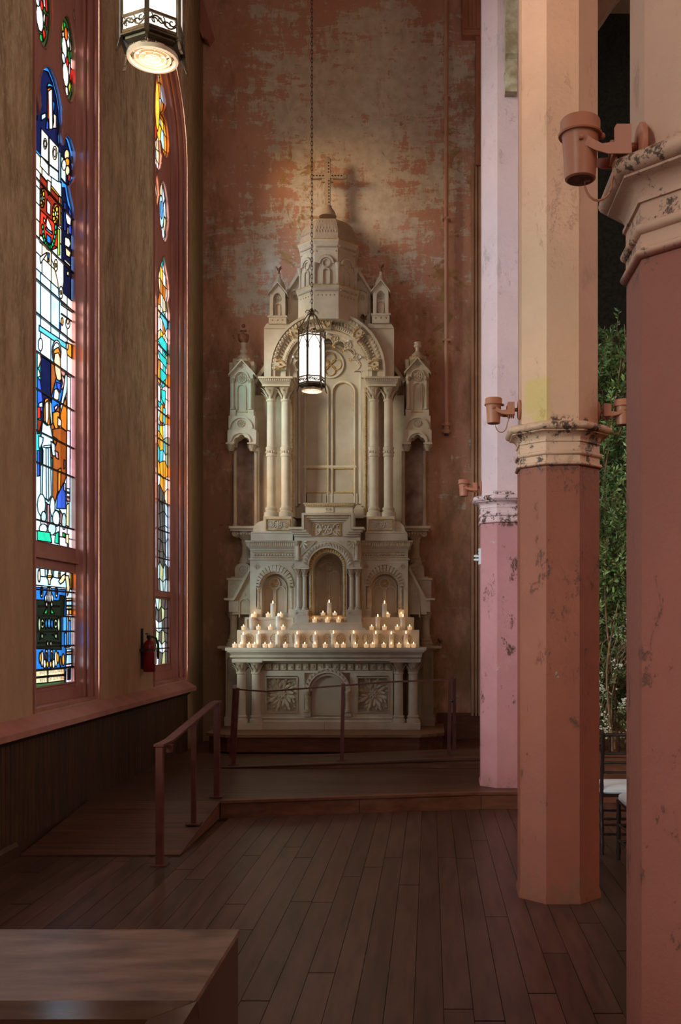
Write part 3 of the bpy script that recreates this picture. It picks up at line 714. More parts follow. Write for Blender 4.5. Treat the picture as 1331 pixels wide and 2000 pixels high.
leaded(w1, lower, D, [(b, c1-.60, c1+.57) for b in (1.285,1.475,1.60,1.73,1.945)], 170, 0.010)
# the inscription, painted flat on the two pale strips
def writing(txt, cy, cz, width, hgt):
    cu = bpy.data.curves.new('inscription', 'FONT'); cu.body = txt; cu.align_x = 'CENTER'; cu.align_y = 'CENTER'; cu.size = 1.0
    o = bpy.data.objects.new('inscription', cu); COL.objects.link(o); o.parent = w1
    bpy.context.view_layer.update()
    d = o.dimensions; cu.materials.append(lead)
    o.scale = (width/max(d.x, .01), hgt/max(d.y, .01), 1); o.rotation_euler = (PI/2, 0, PI/2); o.location = (XG+0.004, cy, cz)
ia = g2(40+170*.18, 1040+1531*.18); ib = g2(40+292*.18, 1040+1523*.18); ic = g2(40+475*.18, 1040+1510*.18)
y0 = g2(40+192*.18, 0)[0]; y1 = g2(40+291*.18, 0)[0]; y2 = g2(40+474*.18, 0)[0]
writing('emory of', (y0+y1)/2+0.01, 1.266, (y1-y0)*.9, .045); writing('Edmond C. Moore Sr.', (y1+y2)/2+0.005, 1.268, (y2-y1)*.93, .045)
writing('work of', (y0+y1)/2+0.01, 1.206, (y1-y0)*.9, .042); writing('their Faithful Friends', (y1+y2)/2+0.005, 1.208, (y2-y1)*.93, .045)
# tracery ovals: wreath of red and green round a white dove-like form
def oval(win, h, cy, cz, ry, rz, ring, inner, seed):
    R = random.Random(seed); L = [('dgreen', h)]
    for k, rr in enumerate((0.86, 0.62)):
        n = 13-3*k
        for i in range(n):
            a = 2*PI*i/n+R.uniform(-.15,.15); b = a+2*PI/n*R.uniform(.6,.95)
            r0 = rr-R.uniform(.14,.24)
            L.append((R.choice(ring), [(cy+ry*r0*math.cos(a),cz+rz*r0*math.sin(a)),(cy+ry*rr*math.cos(a),cz+rz*rr*math.sin(a)),(cy+ry*rr*math.cos(b),cz+rz*rr*math.sin(b)),(cy+ry*r0*math.cos(b),cz+rz*r0*math.sin(b))]))
    for key, dy, dz, a, b in inner: L.append((key, ell(cy+dy*ry, cz+dz*rz, a*ry, b*rz, 9, .3)))
    leaded(win, h, L, [], 60, 0.008)
wr = ['red','leafg','green','orange','white','red','leafg','white']
dove = [('white',-.1,.22,.30,.26),('white',.05,-.35,.36,.30),('red',.25,.0,.16,.12),('white',.35,.5,.18,.14),('pale',-.2,-.05,.22,.12),('orange',.1,.62,.2,.16)]
oval(w1, ovR, 8.75, 6.62, .20, .37, wr, dove, 3); oval(w1, ovL, 8.17, 6.76, .21, .37, wr, dove, 5); oval(w1, ovT, 8.40, 7.55, .26, .36, wr, dove, 6)
leaded(w1, holes1[5], [('green', holes1[5])], [], 4)

# ---- window_2: the farther window (pair of lancets, ovals, a large cusped rose)
c2 = CW[4]; cc = c2-.01
def lancet(c, hw, z0, zs):
    r = [(hw,zs),(hw*.98,zs+.10),(hw*.80,zs+.17),(hw*.72,zs+.21),(hw*.90,zs+.30),(hw*.86,zs+.42),(hw*.55,zs+.55),(hw*.2,zs+.66)]
    return [(c-hw,z0),(c+hw,z0)]+[(c+p,q) for p, q in r]+[(c,zs+.70)]+[(c-p,q) for p, q in r[::-1]]
laL, laR = lancet(cc-.30,.275,2.06,5.35), lancet(cc+.30,.275,2.06,5.35)
lo2 = [(cc-.575,1.19),(cc+.575,1.19),(cc+.575,1.97),(cc-.575,1.97)]
o2R, o2L = ell(cc+.30,6.58,.215,.36), ell(cc-.30,6.58,.215,.36)
rose = []
for i in range(60):
    a = PI/2+2*PI*i/60; q = (i % 12)/12; k = abs(math.sin(PI*q))**0.55
    rose.append((cc+(.26+.30*k)*math.cos(a)*0.98, 7.62+(.33+.34*k)*math.sin(a)))
holes2 = [lo2, laL, laR, o2R, o2L, rose, [(cc-.10,6.70),(cc,6.45),(cc+.10,6.70),(cc,6.92)]]
w2 = window_frame('window_2', c2, holes2)
def scatter(h, y0, y1, z0, z1, ny, nz, pick, seed, extra=[], bars=[], limit=120):
    R = random.Random(seed); G = {}
    for i in range(ny+1):
        for j in range(nz+1):
            G[i,j] = (y0+(y1-y0)*(i+R.uniform(-.28,.28)*(0 < i < ny))/ny, z0+(z1-z0)*(j+R.uniform(-.3,.3)*(0 < j < nz))/nz)
    L = []
    for i in range(ny):
        for j in range(nz):
            L.append((pick(R, (i+.5)/ny, z0+(z1-z0)*(j+.5)/nz), [G[i,j],G[i+1,j],G[i+1,j+1],G[i,j+1]]))
    leaded(w2, h, L+extra, bars, limit, 0.009)
def pk(R, u, z):
    if z < 2.35: return R.choice(('stone','grey','sage','stone'))
    if z < 3.25: return 'grey' if u < .85 else R.choice(('sky','cream'))
    if u > .8: return R.choice(('cream','amber','white','sage','white'))
    if z < 4.4: return R.choice(('teal','gold','amber','white','pale','brown','cyan','cream'))
    if z < 5.0: return R.choice(('teal','white','gold','teal','ice','cream','white'))
    return R.choice(('cream','white','rust','gold','teal','cream','white'))
b2 = [2.45,2.78,3.12,3.42,3.85,4.18,4.55,4.95,5.35]
G2 = lambda s: [g2(270+float(q.split(',')[0])*.2, 480+float(q.split(',')[1])*.2) for q in s.split()]
tealp = [('cyan',G2('210,680 240,640 280,720 285,800 265,840 240,740')),('teal',G2('190,920 230,880 280,960 280,1080 230,1000')),('teal',G2('190,1010 235,1070 275,1110 275,1200 215,1120')),('teal',G2('215,1190 275,1260 272,1300 230,1340 213,1280')),('teal',G2('222,1400 268,1420 262,1560 228,1500')),('cyan',G2('240,1580 265,1590 262,1760 240,1720')),('orange',G2('180,1640 195,1680 192,1760 180,1740')),('amber',G2('196,1110 212,1120 212,1360 188,1320')),('amber',G2('222,1540 240,1560 238,1740 205,1700')),('white',G2('186,1340 215,1380 215,1530 182,1500'))]
scatter(laR, cc+.02, cc+.58, 2.06, 6.06, 5, 26, pk, 4, tealp, [(b, cc+.015, cc+.585) for b in b2], 170)
scatter(laL, cc-.58, cc-.02, 2.06, 6.06, 4, 16, pk, 9, [], [(b, cc-.585, cc-.015) for b in b2], 80)
scatter(lo2, cc-.58, cc+.58, 1.18, 1.98, 9, 6, lambda R, u, z: R.choice(('stone','grey','sage','grey','stone','lav','grey')) if u < .86 else R.choice(('azure','grey')), 5, [], [(b, cc-.58, cc+.58) for b in (1.38,1.62)], 70)
def rosepk(R, u, z): return R.choice(('gold','white','cream','gold','sky','rust','white','amber','cream'))
scatter(rose, cc-.60, cc+.60, 6.9, 8.35, 7, 9, rosepk, 11, [('red', ell(cc+.05,7.5,.06,.2,8)),('gold', ell(cc+.12,7.75,.10,.3,9))], [], 80)
for h, q in ((o2R,1),(o2L,-1)):
    L = [('white',h)]
    for i in range(9):
        a, b = 2*PI*i/9, 2*PI*(i+.93)/9; y = cc+.30*q
        L.append((('white','pale','cream')[i % 3], [(y+.12*math.cos(a),6.58+.2*math.sin(a)),(y+.2*math.cos(a),6.58+.34*math.sin(a)),(y+.2*math.cos(b),6.58+.34*math.sin(b)),(y+.12*math.cos(b),6.58+.2*math.sin(b))]))
    L += [('sky', ell(cc+.30*q,6.58,.105,.19,12)),('azure', ell(cc+.30*q,6.60,.05,.11,9))]
    leaded(w2, h, L, [], 30, 0.008)
leaded(w2, holes2[6], [('cream', holes2[6])], [], 3)
MB().box(XG+0.02, cc-.60, 1.99, XG+0.05, cc+.60, 2.04).build('transom', casing_paint, w2, 0)

# panes of the unseen nearer windows, placed to light the columns
for k in (0, 1, 2):
    c = CW[k]; op = [arch_path(c, .57, SILL+.2, SPRING, 0.98)]
    w = window_frame(f'window_{5-k}', c, op)
    scatter(op[0], c-.58, c+.58, SILL+.19, 8.35, 4, 15, lambda R, u, z: R.choice(('pale','sky','white','cream','ice','white','amber','teal')), 20+k, [], [(SILL+1.0*q, c-.57, c+.57) for q in range(1, 7)], 70)

# ---- sill board along the wall and the boarded wainscot below it
sill = MB()
sill.hexa([(XW-0.02,-5,.945),(-2.875,-5,.855),(-2.875,12.30,.855),(XW-0.02,12.30,.945),(XW-0.02,-5,.985),(-2.875,-5,.90),(-2.875,12.30,.90),(XW-0.02,12.30,.985)])
s_ = sill.build('trim_1', casing_paint, None, 0); tag(s_, kind='structure')
wains = MB().box(XW-0.01,-5,0,-2.965,12.22,.88).build('trim_2', wainwood, None, 0); tag(wains, kind='structure')
bm_ = MB().frus((0,0.004,1,0.996,0), (0,0.004,1,0.996,1)); bm_ = MB().hexa([(0,0.03,0),(1,0.10,0),(1,0.90,0),(0,0.97,0),(0,0.03,1),(1,0.10,1),(1,0.90,1),(0,0.97,1)])
o = bm_.build('wainscot_board', wainwood, wains, 0); wm = o.data; y = 4.0; ff = True
while y < 12.15:
    if not ff: o = bpy.data.objects.new('wainscot_board', wm); COL.objects.link(o); o.parent = wains
    ff = False
    o.location = (-2.966, y, 0.09); o.scale = (0.014, 0.075, 0.775); y += 0.0755
bb = MB().prism([(XW,0),(-2.925,0),(-2.925,.085),(-2.945,.11),(XW,.11)], -5, 7.1).build('baseboard_left', wainwood, None, 0); tag(bb, kind='structure')
MB().prism([(-2.965,.80),(-2.935,.82),(-2.90,.852),(-2.965,.852)], 4.0, 12.2).build('cap_mould', wainwood, wains, 0)

# ---- altar wall, nave beyond, ceiling
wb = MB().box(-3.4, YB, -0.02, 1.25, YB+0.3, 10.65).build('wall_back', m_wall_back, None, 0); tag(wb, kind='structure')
wp = MB().box(1.02, 11.5, -0.02, 1.24, YB, 10.65).build('wall_partition', nave_mat, None, 0); tag(wp, kind='structure')
outer = [(1.02,-0.02),(9.2,-0.02),(9.2,10.65),(1.02,10.65)]
ar = [(1.5,0.0),(7.5,0.0)]+[(4.5+3*math.cos(PI*i/24), 6.94+3*math.sin(PI*i/24)) for i in range(25)]
V, keep = holed(outer, [ar]); mb = MB()
mb.add([(v[0],11.30,v[1]) for v in V], [tuple(f[::-1]) for f in keep]); mb.add([(v[0],11.5,v[1]) for v in V], [tuple(f) for f in keep])
n = len(ar); mb.add([(q[0],11.30,q[1]) for q in ar]+[(q[0],11.5,q[1]) for q in ar], [(i,(i+1) % n,(i+1) % n+n,i+n) for i in range(n)])
wa = mb.build('wall_chancel_arch', arch_brown, None, 0); tag(wa, kind='structure')
wc = MB().box(1.0, 14.6, 0, 9.2, 14.8, 10.65).box(1.22, 11.5, 0, 1.26, 14.7, 10.65).box(9.0, 11.4, 0, 9.2, 14.7, 10.65).build('wall_chancel', dark_wall, None, 0); tag(wc, kind='structure')
ce = MB().box(-3.4, -5.3, 10.6, 9.3, 14.8, 10.8).build('ceiling', ceiling_mat, None, 0); tag(ce, kind='structure')
nplat = MB().box(1.26, 9.32, -0.02, 9.0, 14.6, 0.45).build('nave_platform', stepwood, None, 0); tag(nplat, kind='structure')
for k_ in range(3): MB().box(1.27+k_*1.7, 9.295, 0.0, 1.27+k_*1.7+1.695, 9.318, 0.43).build('riser_board', stepwood, nplat, 0)
MB().box(1.26, 9.27, 0.432, 9.0, 9.45, 0.465).build('step_nosing', stepwood, nplat, 0)
NW = [(9.5,1.5)]  # unseen nave opening, placed so daylight reaches the shrubs
holesR = [[(c-h,5.0),(c+h,5.0),(c+h,9.5),(c-h,9.5)] for c, h in NW]
wr_ = holed_slab(MB(), [(-5.3,-0.02),(11.6,-0.02),(11.6,10.65),(-5.3,10.65)], holesR, 9.0, 9.3).build('wall_right', nave_mat, None, 0); tag(wr_, kind='structure')
V, keep = holed([(-3.4,-0.02),(9.3,-0.02),(9.3,10.65),(-3.4,10.65)], [[(1.8,5.4),(4.8,5.4),(4.8,9.4),(1.8,9.4)]])  # unseen rear opening, sized to put some light on the column fronts
wf = MB().add([(v[0],-5.0,v[1]) for v in V], [tuple(f[::-1]) for f in keep]).add([(v[0],-5.2,v[1]) for v in V], [tuple(f) for f in keep]).build('wall_front', nave_mat, None, 0); tag(wf, kind='structure')

for k, c in enumerate(CW): portal('daylight_portal', (XW-0.40, c, 4.65), (1,0,0), 1.6, 7.6)
for c, h in NW: portal('daylight_portal', (9.32, c, 7.25), (-1,0,0), 2*h+.1, 4.6)
portal('daylight_portal', (3.3,-5.25,7.4), (0,1,0), 3.1, 4.1)

# ---- mouldings on the altar wall beside the pier, baseboard, corner brace, patch of bare plaster
def tb(x0, y0, x1, y1, Y0, Y1, name, mat, parent=None):
    return MB().box(wx(x0,Y0), Y0, wz(y1,Y0), wx(x1,Y0), Y1, wz(y0,Y0)).build(name, mat, parent, 0)
dt = tb(922,320,968,1398,YB-0.04,YB,'trim_3',trim_brown); tag(dt, kind='structure')
for a, b, d in ((921,926,.07),(929,932,.075),(935,941,.085),(944,968,.06)): tb(a,325,b,1398,YB-d,YB-0.035,'moulding_strip',trim_brown,dt)
tt = tb(930,-30,968,322,YB-0.10,YB,'trim_4',trim_paint); tag(tt, kind='structure')
tb(904,-30,946,68,YB-0.13,YB-0.0,'moulded_block',trim_paint,tt); tb(938,60,943,315,YB-0.12,YB-0.09,'moulding_strip',trim_paint,tt)
for a in (908,916,924,932): tb(a,-30,a+6,56,YB-0.142,YB-0.128,'flute_strip',trim_paint,tt)
bbk = MB().prism([(0.10,.15),(1.02,.15),(1.02,.46),(0.10,.46)], YB-0.035, YB).build('baseboard_back', stepwood, None, 0); tag(bbk, kind='structure')
MB().box(0.10,YB-0.05,.46,1.02,YB,.50).build('cap_mould', stepwood, bbk, 0)
br = MB().prism([(wx(345,YB),wz(-40,YB)),(wx(385,YB),wz(-40,YB)),(wx(420,YB),wz(78,YB)),(wx(411,YB),wz(92,YB)),(wx(402,YB),wz(86,YB))], YB-0.16, YB).build('trim_5', casing_paint, None, 0); tag(br, kind='structure')
MB().prism([(wx(352,YB),wz(-40,YB)),(wx(362,YB),wz(-40,YB)),(wx(406,YB),wz(88,YB)),(wx(402,YB),wz(90,YB))], YB-0.20, YB-0.16).build('brace_bead', casing_paint, br, 0)
# ================================================================== columns
def octa(w, r=None):     # octagon, flat faces to the front; w = flat to flat
    a = w/2; b = a*0.4142
    return [(b,-a),(a,-b),(a,b),(b,a),(-b,a),(-a,b),(-a,-b),(-b,-a)]
def oct_stack(mb, cx, cy, prof):   # prof: (width, z)
    vs = []; fs = []
    for w, z in prof: vs += [(cx+p[0], cy+p[1], z) for p in octa(w)]
    for j in range(len(prof)-1):
        for i in range(8):
            k = (i+1) % 8; fs.append((j*8+i, j*8+k, (j+1)*8+k, (j+1)*8+i))
    fs.append(tuple(range(7,-1,-1))); m = len(prof)-1; fs.append(tuple(m*8+i for i in range(8)))
    return mb.add(vs, fs)
def rollprof(w, z, r, n=6): return [(w+2*r*math.cos(-PI/2+PI*i/n), z+r*math.sin(-PI/2+PI*i/n)) for i in range(n+1)]
def column(cx, cy, z0, mat, label):
    t = thing('octagonal_column', label, 'column', (cx,cy,z0))
    w0, w1 = 0.480, 0.462
    oct_stack(MB(), cx, cy, [(w0+.018,z0),(w0+.018,z0+.035),(w0,z0+.06),(w0,2.60)]).build('lower_shaft', mat, t, 25)
    oct_stack(MB(), cx, cy, [(w0+.004,2.60)]+rollprof(w0+.006,2.614,.014)+[(w0+.004,2.63),(w0+.004,2.664)]+rollprof(w0+.006,2.678,.014)+[(w0+.004,2.694),(w0+.004,2.752)]).build('capital_neck', mat, t, 40)
    cov = [(w0+.006+.085*(1-math.cos(PI/2*i/5)), 2.752+.048*math.sin(PI/2*i/5)) for i in range(6)]
    oct_stack(MB(), cx, cy, [(w0+.02,2.745),(w0+.02,2.756)]+cov+[(w0+.10,2.802),(w0+.10,2.808)]).build('capital_cove', mat, t, 40)
    oct_stack(MB(), cx, cy, [(w0+.07,2.808)]+rollprof(w0+.100,2.832,.024,8)+[(w1,2.862)]).build('capital_rim', mat, t, 40)
    oct_stack(MB(), cx, cy, [(w1,2.855),(w1,10.6)]).build('upper_shaft', mat, t, 25)
    return t
PC = [(0.79,2.69,0.0),(0.79,6.16,0.0),(0.72,9.45,0.152)]
column(*PC[0], column_mat('column_paint_near', (0.31,0.09,0.06), (0.58,0.32,0.22)), 'nearest pink octagonal column, at the edge of the view')
column(*PC[1], column_mat('column_paint_middle', (0.33,0.088,0.046), (0.70,0.385,0.245), patch=(0.58,0.712,2.86,3.13)), 'red and peach octagonal column with a yellow patch above its capital')
column(*PC[2], column_mat('column_paint_far', (0.54,0.235,0.25), (0.72,0.50,0.50), tint=(0.42,0.55,0.58)), 'lavender pink octagonal column standing on the altar platform')

# ================================================================== altar: shared carving helpers
M = 1286.0                                             # pixel axis the altar's two sides mirror about
JIT = [0]
def pb(mb, x0, y0, x1, y1, Y0, Y1):                    # box whose front face at depth Y0 covers the photo rectangle
    JIT[0] = (JIT[0]+1) % 9; j = JIT[0]*.00035           # neighbouring blocks never share one plane exactly
    return mb.box(wx(x0,Y0), Y0+j, wz(y1,Y0), wx(x1,Y0), Y1, wz(y0,Y0))
def pf(mb, top, bot, Yb, Yref=None):                   # tapering block: top/bot = (x0,x1,y,Yfront)
    r = Yref or top[3]
    return mb.frus((wx(bot[0],r),bot[3],wx(bot[1],r),Yb,wz(bot[2],r)), (wx(top[0],r),top[3],wx(top[1],r),Yb,wz(top[2],r)))
def pp(mb, pts, Y0, Y1):
    JIT[0] = (JIT[0]+1) % 9; return mb.prism([(wx(x,Y0),wz(y,Y0)) for x, y in pts], Y0+JIT[0]*.00035, Y1)
def sc(Y): return Y/F
def rosette(mb, x, z, Y, r, n=8, ring=True):           # flower in relief facing the viewer
    if ring: mb.lathe([(r*.86,0),(r*.90,r*.16),(r*.97,r*.18),(r,r*.10),(r,-.004)], x, Y, z, 14, axis='y', caps=False)
    for i in range(n):
        a = 2*PI*i/n; mb.ball(x+.50*r*math.cos(a), Y, z+.50*r*math.sin(a), r*.30, 1.1, .45, .52, 6, 4, rot=a)
    mb.ball(x, Y-.003, z, r*.20, 1, .6, 1, 6, 4)
    return mb
def quatrefoil(mb, x, z, Y, r):
    pts = [(x,z+r),(x-r,z),(x,z-r),(x+r,z)]
    mb.add([(p[0],Y-.006,p[1]) for p in pts]+[(x+(p[0]-x)*.75,Y-.006,z+(p[1]-z)*.75) for p in pts]+[(p[0],Y+.002,p[1]) for p in pts],
           [(i,(i+1)%4,(i+1)%4+4,i+4) for i in range(4)]+[(i+8,(i+1)%4+8,(i+1)%4,i) for i in range(4)])
    for i in range(4):
        a = PI/4+PI/2*i; mb.ball(x+.34*r*math.cos(a), Y-.002, z+.34*r*math.sin(a), r*.24, 1, .5, 1, 6, 4)
    return mb
def scrolls(mb, x, z, Y, w, h):                         # mirrored leaf scroll, thick relief
    for s in (-1,1):
        p = [(x+s*w*(.08+.40*t)+.10*w*s*math.sin(6.3*t), Y-.004, z-h*.38+h*.78*t*(1-.25*t)+.12*h*math.sin(7*t)) for t in [i/9 for i in range(10)]]
        mb.tube(p, [.05*h*(1-.5*i/9) for i in range(10)], 5)
        for k in range(4):
            t = .2+.22*k; b = p[int(t*9)]
            mb.leaf(b, (s*(.6+.3*k), -.1, .6-.5*k), (0,-1,0), h*.30, h*.10, .6, 3)
    return mb
def colonnette(Yc, xpx, ytop, ybot, rpx, Yp, base=True, cap=True, ring=None, flare=1.55, n=14):
    """turned shaft with base and small bell capital, axis at depth Yc; pixel sizes at depth Yp"""
    k = Yp/F; r = rpx*k; zt, zb = wz(ytop,Yp), wz(ybot,Yp); h = zt-zb; p = []
    if base: p += [(r*1.62,0),(r*1.72,r*.30),(r*1.62,r*.62),(r*1.28,r*.72),(r*1.22,r*.95),(r*1.42,r*1.05),(r*1.42,r*1.3),(r*1.08,r*1.45)]
    p += [(r,r*1.6 if base else 0)]
    if ring is not None:
        zr = wz(ring,Yp)-zb; p += [(r*.99,zr-r*.9),(r*1.22,zr-r*.85),(r*1.22,zr-r*.60),(r*1.10,zr-r*.5),(r*1.14,zr+r*.4),(r*1.26,zr+r*.55),(r*1.26,zr+r*.8),(r*.98,zr+r*.9)]
    if cap: p += [(r*.94,h-r*3.0),(r*1.2,h-r*2.9),(r*1.2,h-r*2.6),(r*.98,h-r*2.5),(r*1.1,h-r*1.4),(r*flare,h-r*.3),(r*flare,h)]
    else: p += [(r*.95,h)]
    return MB().lathe(p, wx(xpx,Yp), Yc, zb, n)
def bell(mb, x, y, z0, z1, r0, r1, n=8, W=.42):          # leafy capital: bell with two tiers of leaves
    mb.lathe([(r0,0),(r0*1.05,(z1-z0)*.3),(r1*.8,(z1-z0)*.75),(r1*.98,z1-z0)], x, y, z0, 14)
    for t in range(2):
        for i in range(n):
            a = 2*PI*(i+.5*t)/n; d = Vector((math.cos(a), math.sin(a), 0))
            mb.leaf(Vector((x,y,z0+(z1-z0)*.30*t))+d*(r0*(1.02+.1*t)), (d.x*.25,d.y*.25,1), d, (z1-z0)*.72, r0*W, .75, 4)
    return mb
def plainring(mb, cx, cz, r0, r1, Y0, Y1, leg=None): return mb.arch(cx, cz, r0, r1, Y0, Y1, 0, PI, 30, leg)
def beads(cx, cz, r, Y, rb, n, a0=0, a1=PI, sx=1, sz=1.3):
    mb = MB()
    for i in range(n):
        a = a0+(a1-a0)*(i+.5)/n; mb.ball(cx+r*math.cos(a), Y, cz+r*math.sin(a), rb, sz, .7, sx, 7, 4, rot=a)
    return mb
def beadline(mb, x0, x1, z, Y, rb, n, s=1.0):
    for i in range(n): mb.ball(x0+(x1-x0)*(i+.5)/n, Y, z, rb, 1, .7, s, 6, 4)
    return mb
def beadcol(mb, x, z0, z1, Y, rb, n):
    for i in range(n): mb.ball(x, Y, z0+(z1-z0)*(i+.5)/n, rb, .8, .7, 1.2, 6, 4)
    return mb
def leafrow(mb, x0, x1, z, Y, n, L, up=-1):
    for i in range(n):
        w = (x1-x0)/n; mb.leaf((x0+w*(i+.5), Y, z), (0,-.35,up), (0,-1,0), L, w*.42, .5, 3)
    return mb
def leafarch(cx, cz, r, Y, n, L, W, tilt=.8, a0=0, a1=PI):
    mb = MB()
    for i in range(n):
        a = a0+(a1-a0)*(i+.5)/n; t = a+(tilt if a < PI/2 else -tilt)
        mb.leaf((cx+r*math.cos(a), Y, cz+r*math.sin(a)), (math.cos(t),-.15,math.sin(t)), (0,-1,0), L, W, .5, 3)
    return mb
def tracery(par, cx, y0, yspr, r, Y, name, goldy=True, mat=None):
    """blind tracery: two round-headed lights and a circle on a back panel; photo pixels at depth Y"""
    k = Y/F; X = wx(cx,Y); R = r*k; zs, zb = wz(yspr,Y), wz(y0,Y); w = R*.055
    a = MB()
    for s in (-1,1):
        a.arch(X+s*R*.46, zs-R*.22, R*.40-w, R*.40+w*.4, Y-.022, Y, 0, PI, 16, zb)
    a.lathe([(R*.36,0),(R*.37,.02),(R*.44,.02),(R*.45,0)], X, Y, zs+R*.42, 18, axis='y', caps=False)
    a.box(X-w*.5, Y-.026, zb, X+w*.5, Y, zs+R*.02); a.arch(X, zs, R*.90, R*.97, Y-.02, Y, 0, PI, 20, zb)
    a.build(name, mat or plaster, par)
    g = MB()
    for s in (-1,1):
        g.arch(X+s*R*.46, zs-R*.22, R*.40-w*1.5, R*.40-w, Y-.016, Y, 0, PI, 16, zb+.01)
    for i in range(6):
        q = 2*PI*i/6; g.ball(X+R*.2*math.cos(q), Y-.004, zs+R*.42+R*.2*math.sin(q), R*.10, 1, .4, 1, 6, 4)
    g.build('gilt_tracery_line', gold if goldy else relief, par)

# ------------------------------------------------------------------ altar_table
Y0 = 12.26
T = thing('altar_table', 'cream stone altar table with paired columns and carved front panels', 'altar table', (wx(637,Y0),12.6,.36))
mb = MB(); pb(mb, 440,1265,833,1271, Y0, 13.0); mb.build('table_slab', plaster, T, 0)
mb = MB()
for a, b, ya, yb, d in ((444,829,1271,1274,.012),(449,824,1280,1284,.055),(453,821,1287,1291,.085)): pb(mb,a,ya,b,yb,Y0+d,12.98)
pf(mb,(446,827,1273,Y0+.02),(451,823,1281,Y0+.065),12.98,Y0); pf(mb,(449,824,1283,Y0+.05),(454,820,1288,Y0+.09),12.98,Y0); mb.build('slab_moulding', plaster, T, 0)
Yp = 12.34; Yc = 12.44
for cx in (468.7,498,778.7,807):
    k = Yp/F
    bell(MB(), wx(cx,Yp), Yc, wz(1313,Yp), wz(1293,Yp), 9.2*k, 13.2*k, 8, .5).build('leaf_capital', relief, T, 40)
    mb = MB(); r = 9.0*k; z0 = wz(1413,Yp); h = wz(1313,Yp)-z0
    mb.lathe([(r*1.45,0),(r*1.52,.02),(r*1.45,.045),(r*1.2,.052),(r*1.17,.066),(r*1.3,.072),(r*1.3,.085),(r*1.05,.095),(r,.11),(r*.97,h-.03),(r*1.12,h-.02),(r*1.12,h)], wx(cx,Yp), Yc, z0, 20)
    mb.build('table_column', plaster, T, 40)
for a, b in ((453,512),(762,822)):
    mb = MB(); pb(mb,a,1287,b,1294,Y0+.08,12.62); mb.build('abacus', plaster, T, 0)
    mb = MB(); pb(mb,a+1,1413,b-.5,1425.5,Y0+.07,12.62); mb.build('column_plinth', plaster, T, 0)
Yf = 12.46
mb = MB(); pb(mb,500,1289,774,1414,Yf+.05,12.98); mb.build('table_body', plaster_dark, T, 0)
mb = MB()
for q in ((508,1312,520,1400),(520,1312,595,1320),(582,1318,595,1400),(520,1392,595,1400),(684,1318,697,1400),(760,1312,768,1400),(684,1312,768,1320),(684,1392,768,1400)): pb(mb,*q,Yf+.012,Yf+.06)
pb(mb,508,1290,768,1295,Yf+.0,Yf+.06); pb(mb,508,1310,768,1314,Yf+.005,Yf+.06); mb.build('front_framing', plaster, T, 0)
mb = MB()
for i in range(17):
    x = 519+i*14.6
    pb(mb,x,1296.5,x+10.5,1308.5,Yf+.02,Yf+.06); z = wz(1302.5,Yf+.02); mb.ball(wx(x+5.2,Yf),Yf+.02,z,.020,1,.6,1,6,4)
mb.build('square_frieze', relief, T, 0)
for cx in (550,729):
    mb = MB(); x, z = wx(cx,Yf), wz(1356,Yf); rosette(mb, x, z, Yf+.045, .075, 8, False)
    for i in range(8):
        a = PI/8+PI/4*i
        for q, L, W_ in ((.07,.13,.035),(.135,.10,.028)):
            mb.leaf((x+q*math.cos(a),Yf+.045,z+q*math.sin(a)*1.05),(math.cos(a+.25),-.1,math.sin(a+.25)),(0,-1,0),L,W_,.6,4)
            mb.leaf((x+q*math.cos(a),Yf+.045,z+q*math.sin(a)*1.05),(math.cos(a-.6),-.1,math.sin(a-.6)),(0,-1,0),L*.8,W_*.8,.6,4)
    for sx in (-1,1):
        for sz in (-1,1): scrolls(mb, x+sx*.12, z+sz*.15, Yf+.045, .10, .10)
    mb.build('carved_leaf_panel', relief, T, 40)
    mb = MB()
    for a, b, c, d in ((-32,-34,32,-31),(-32,34,32,37),(-32,-34,-29,36),(29,-34,32,36)): pb(mb,cx+a,1356+b,cx+c,1356+d,Yf+.0,Yf+.05)
    mb.build('panel_frame', plaster_dark, T, 0)
cx, cz = wx(640,Yf), wz(1350,Yf); k = Yf/F
plainring(MB(), cx, cz, 36*k, 45*k, Yf-.03, Yf+.06).build('front_arch', plaster, T, 30)
plainring(MB(), cx, cz, 30*k, 35*k, Yf-.01, Yf+.06).build('front_arch_inner', plaster_dark, T, 30)
leafarch(cx, cz, 39*k, Yf-.03, 16, .05, .018).build('front_arch_leaves', relief, T, 40)
mb = MB(); plainring(mb, cx, cz, .001, 30*k, Yf+.03, Yf+.06); mb.box(cx-31*k, Yf+.03, wz(1398,Yf), cx+31*k, Yf+.06, cz); mb.build('front_arch_panel', niche_mat, T, 30)
for s in (-1,1): colonnette(Yf-.005, 640+s*39.5, 1350, 1391, 4.2, Yf).build('arch_colonnette', relief, T, 40)
for s in (-1,1):
    mb = MB(); pb(mb,640+s*39.5-6.5,1391,640+s*39.5+6.5,1400,Yf-.03,Yf+.06); mb.build('colonnette_block', plaster, T, 0)
mb = MB(); P_ = [(0,1400),(-.012,1401),(-.018,1403),(-.006,1404.5),(-.006,1406),(-.028,1408),(-.033,1410),(-.026,1412.5),(0,1413.5)]
zz = [(Yf-.0+d, wz(y,Yf)) for d, y in P_]+[(12.6,wz(1413.5,Yf)),(12.6,wz(1400,Yf))]
mb.prismx(zz, wx(511,Yf), wx(767,Yf)); mb.build('base_moulding', plaster, T, 40)
for a, b in ((512,634),(634.8,766)):
    mb = MB(); pb(mb,a,1413,b,1425.5,Yf-.05,12.98); mb.build('base_block', plaster, T, 0)

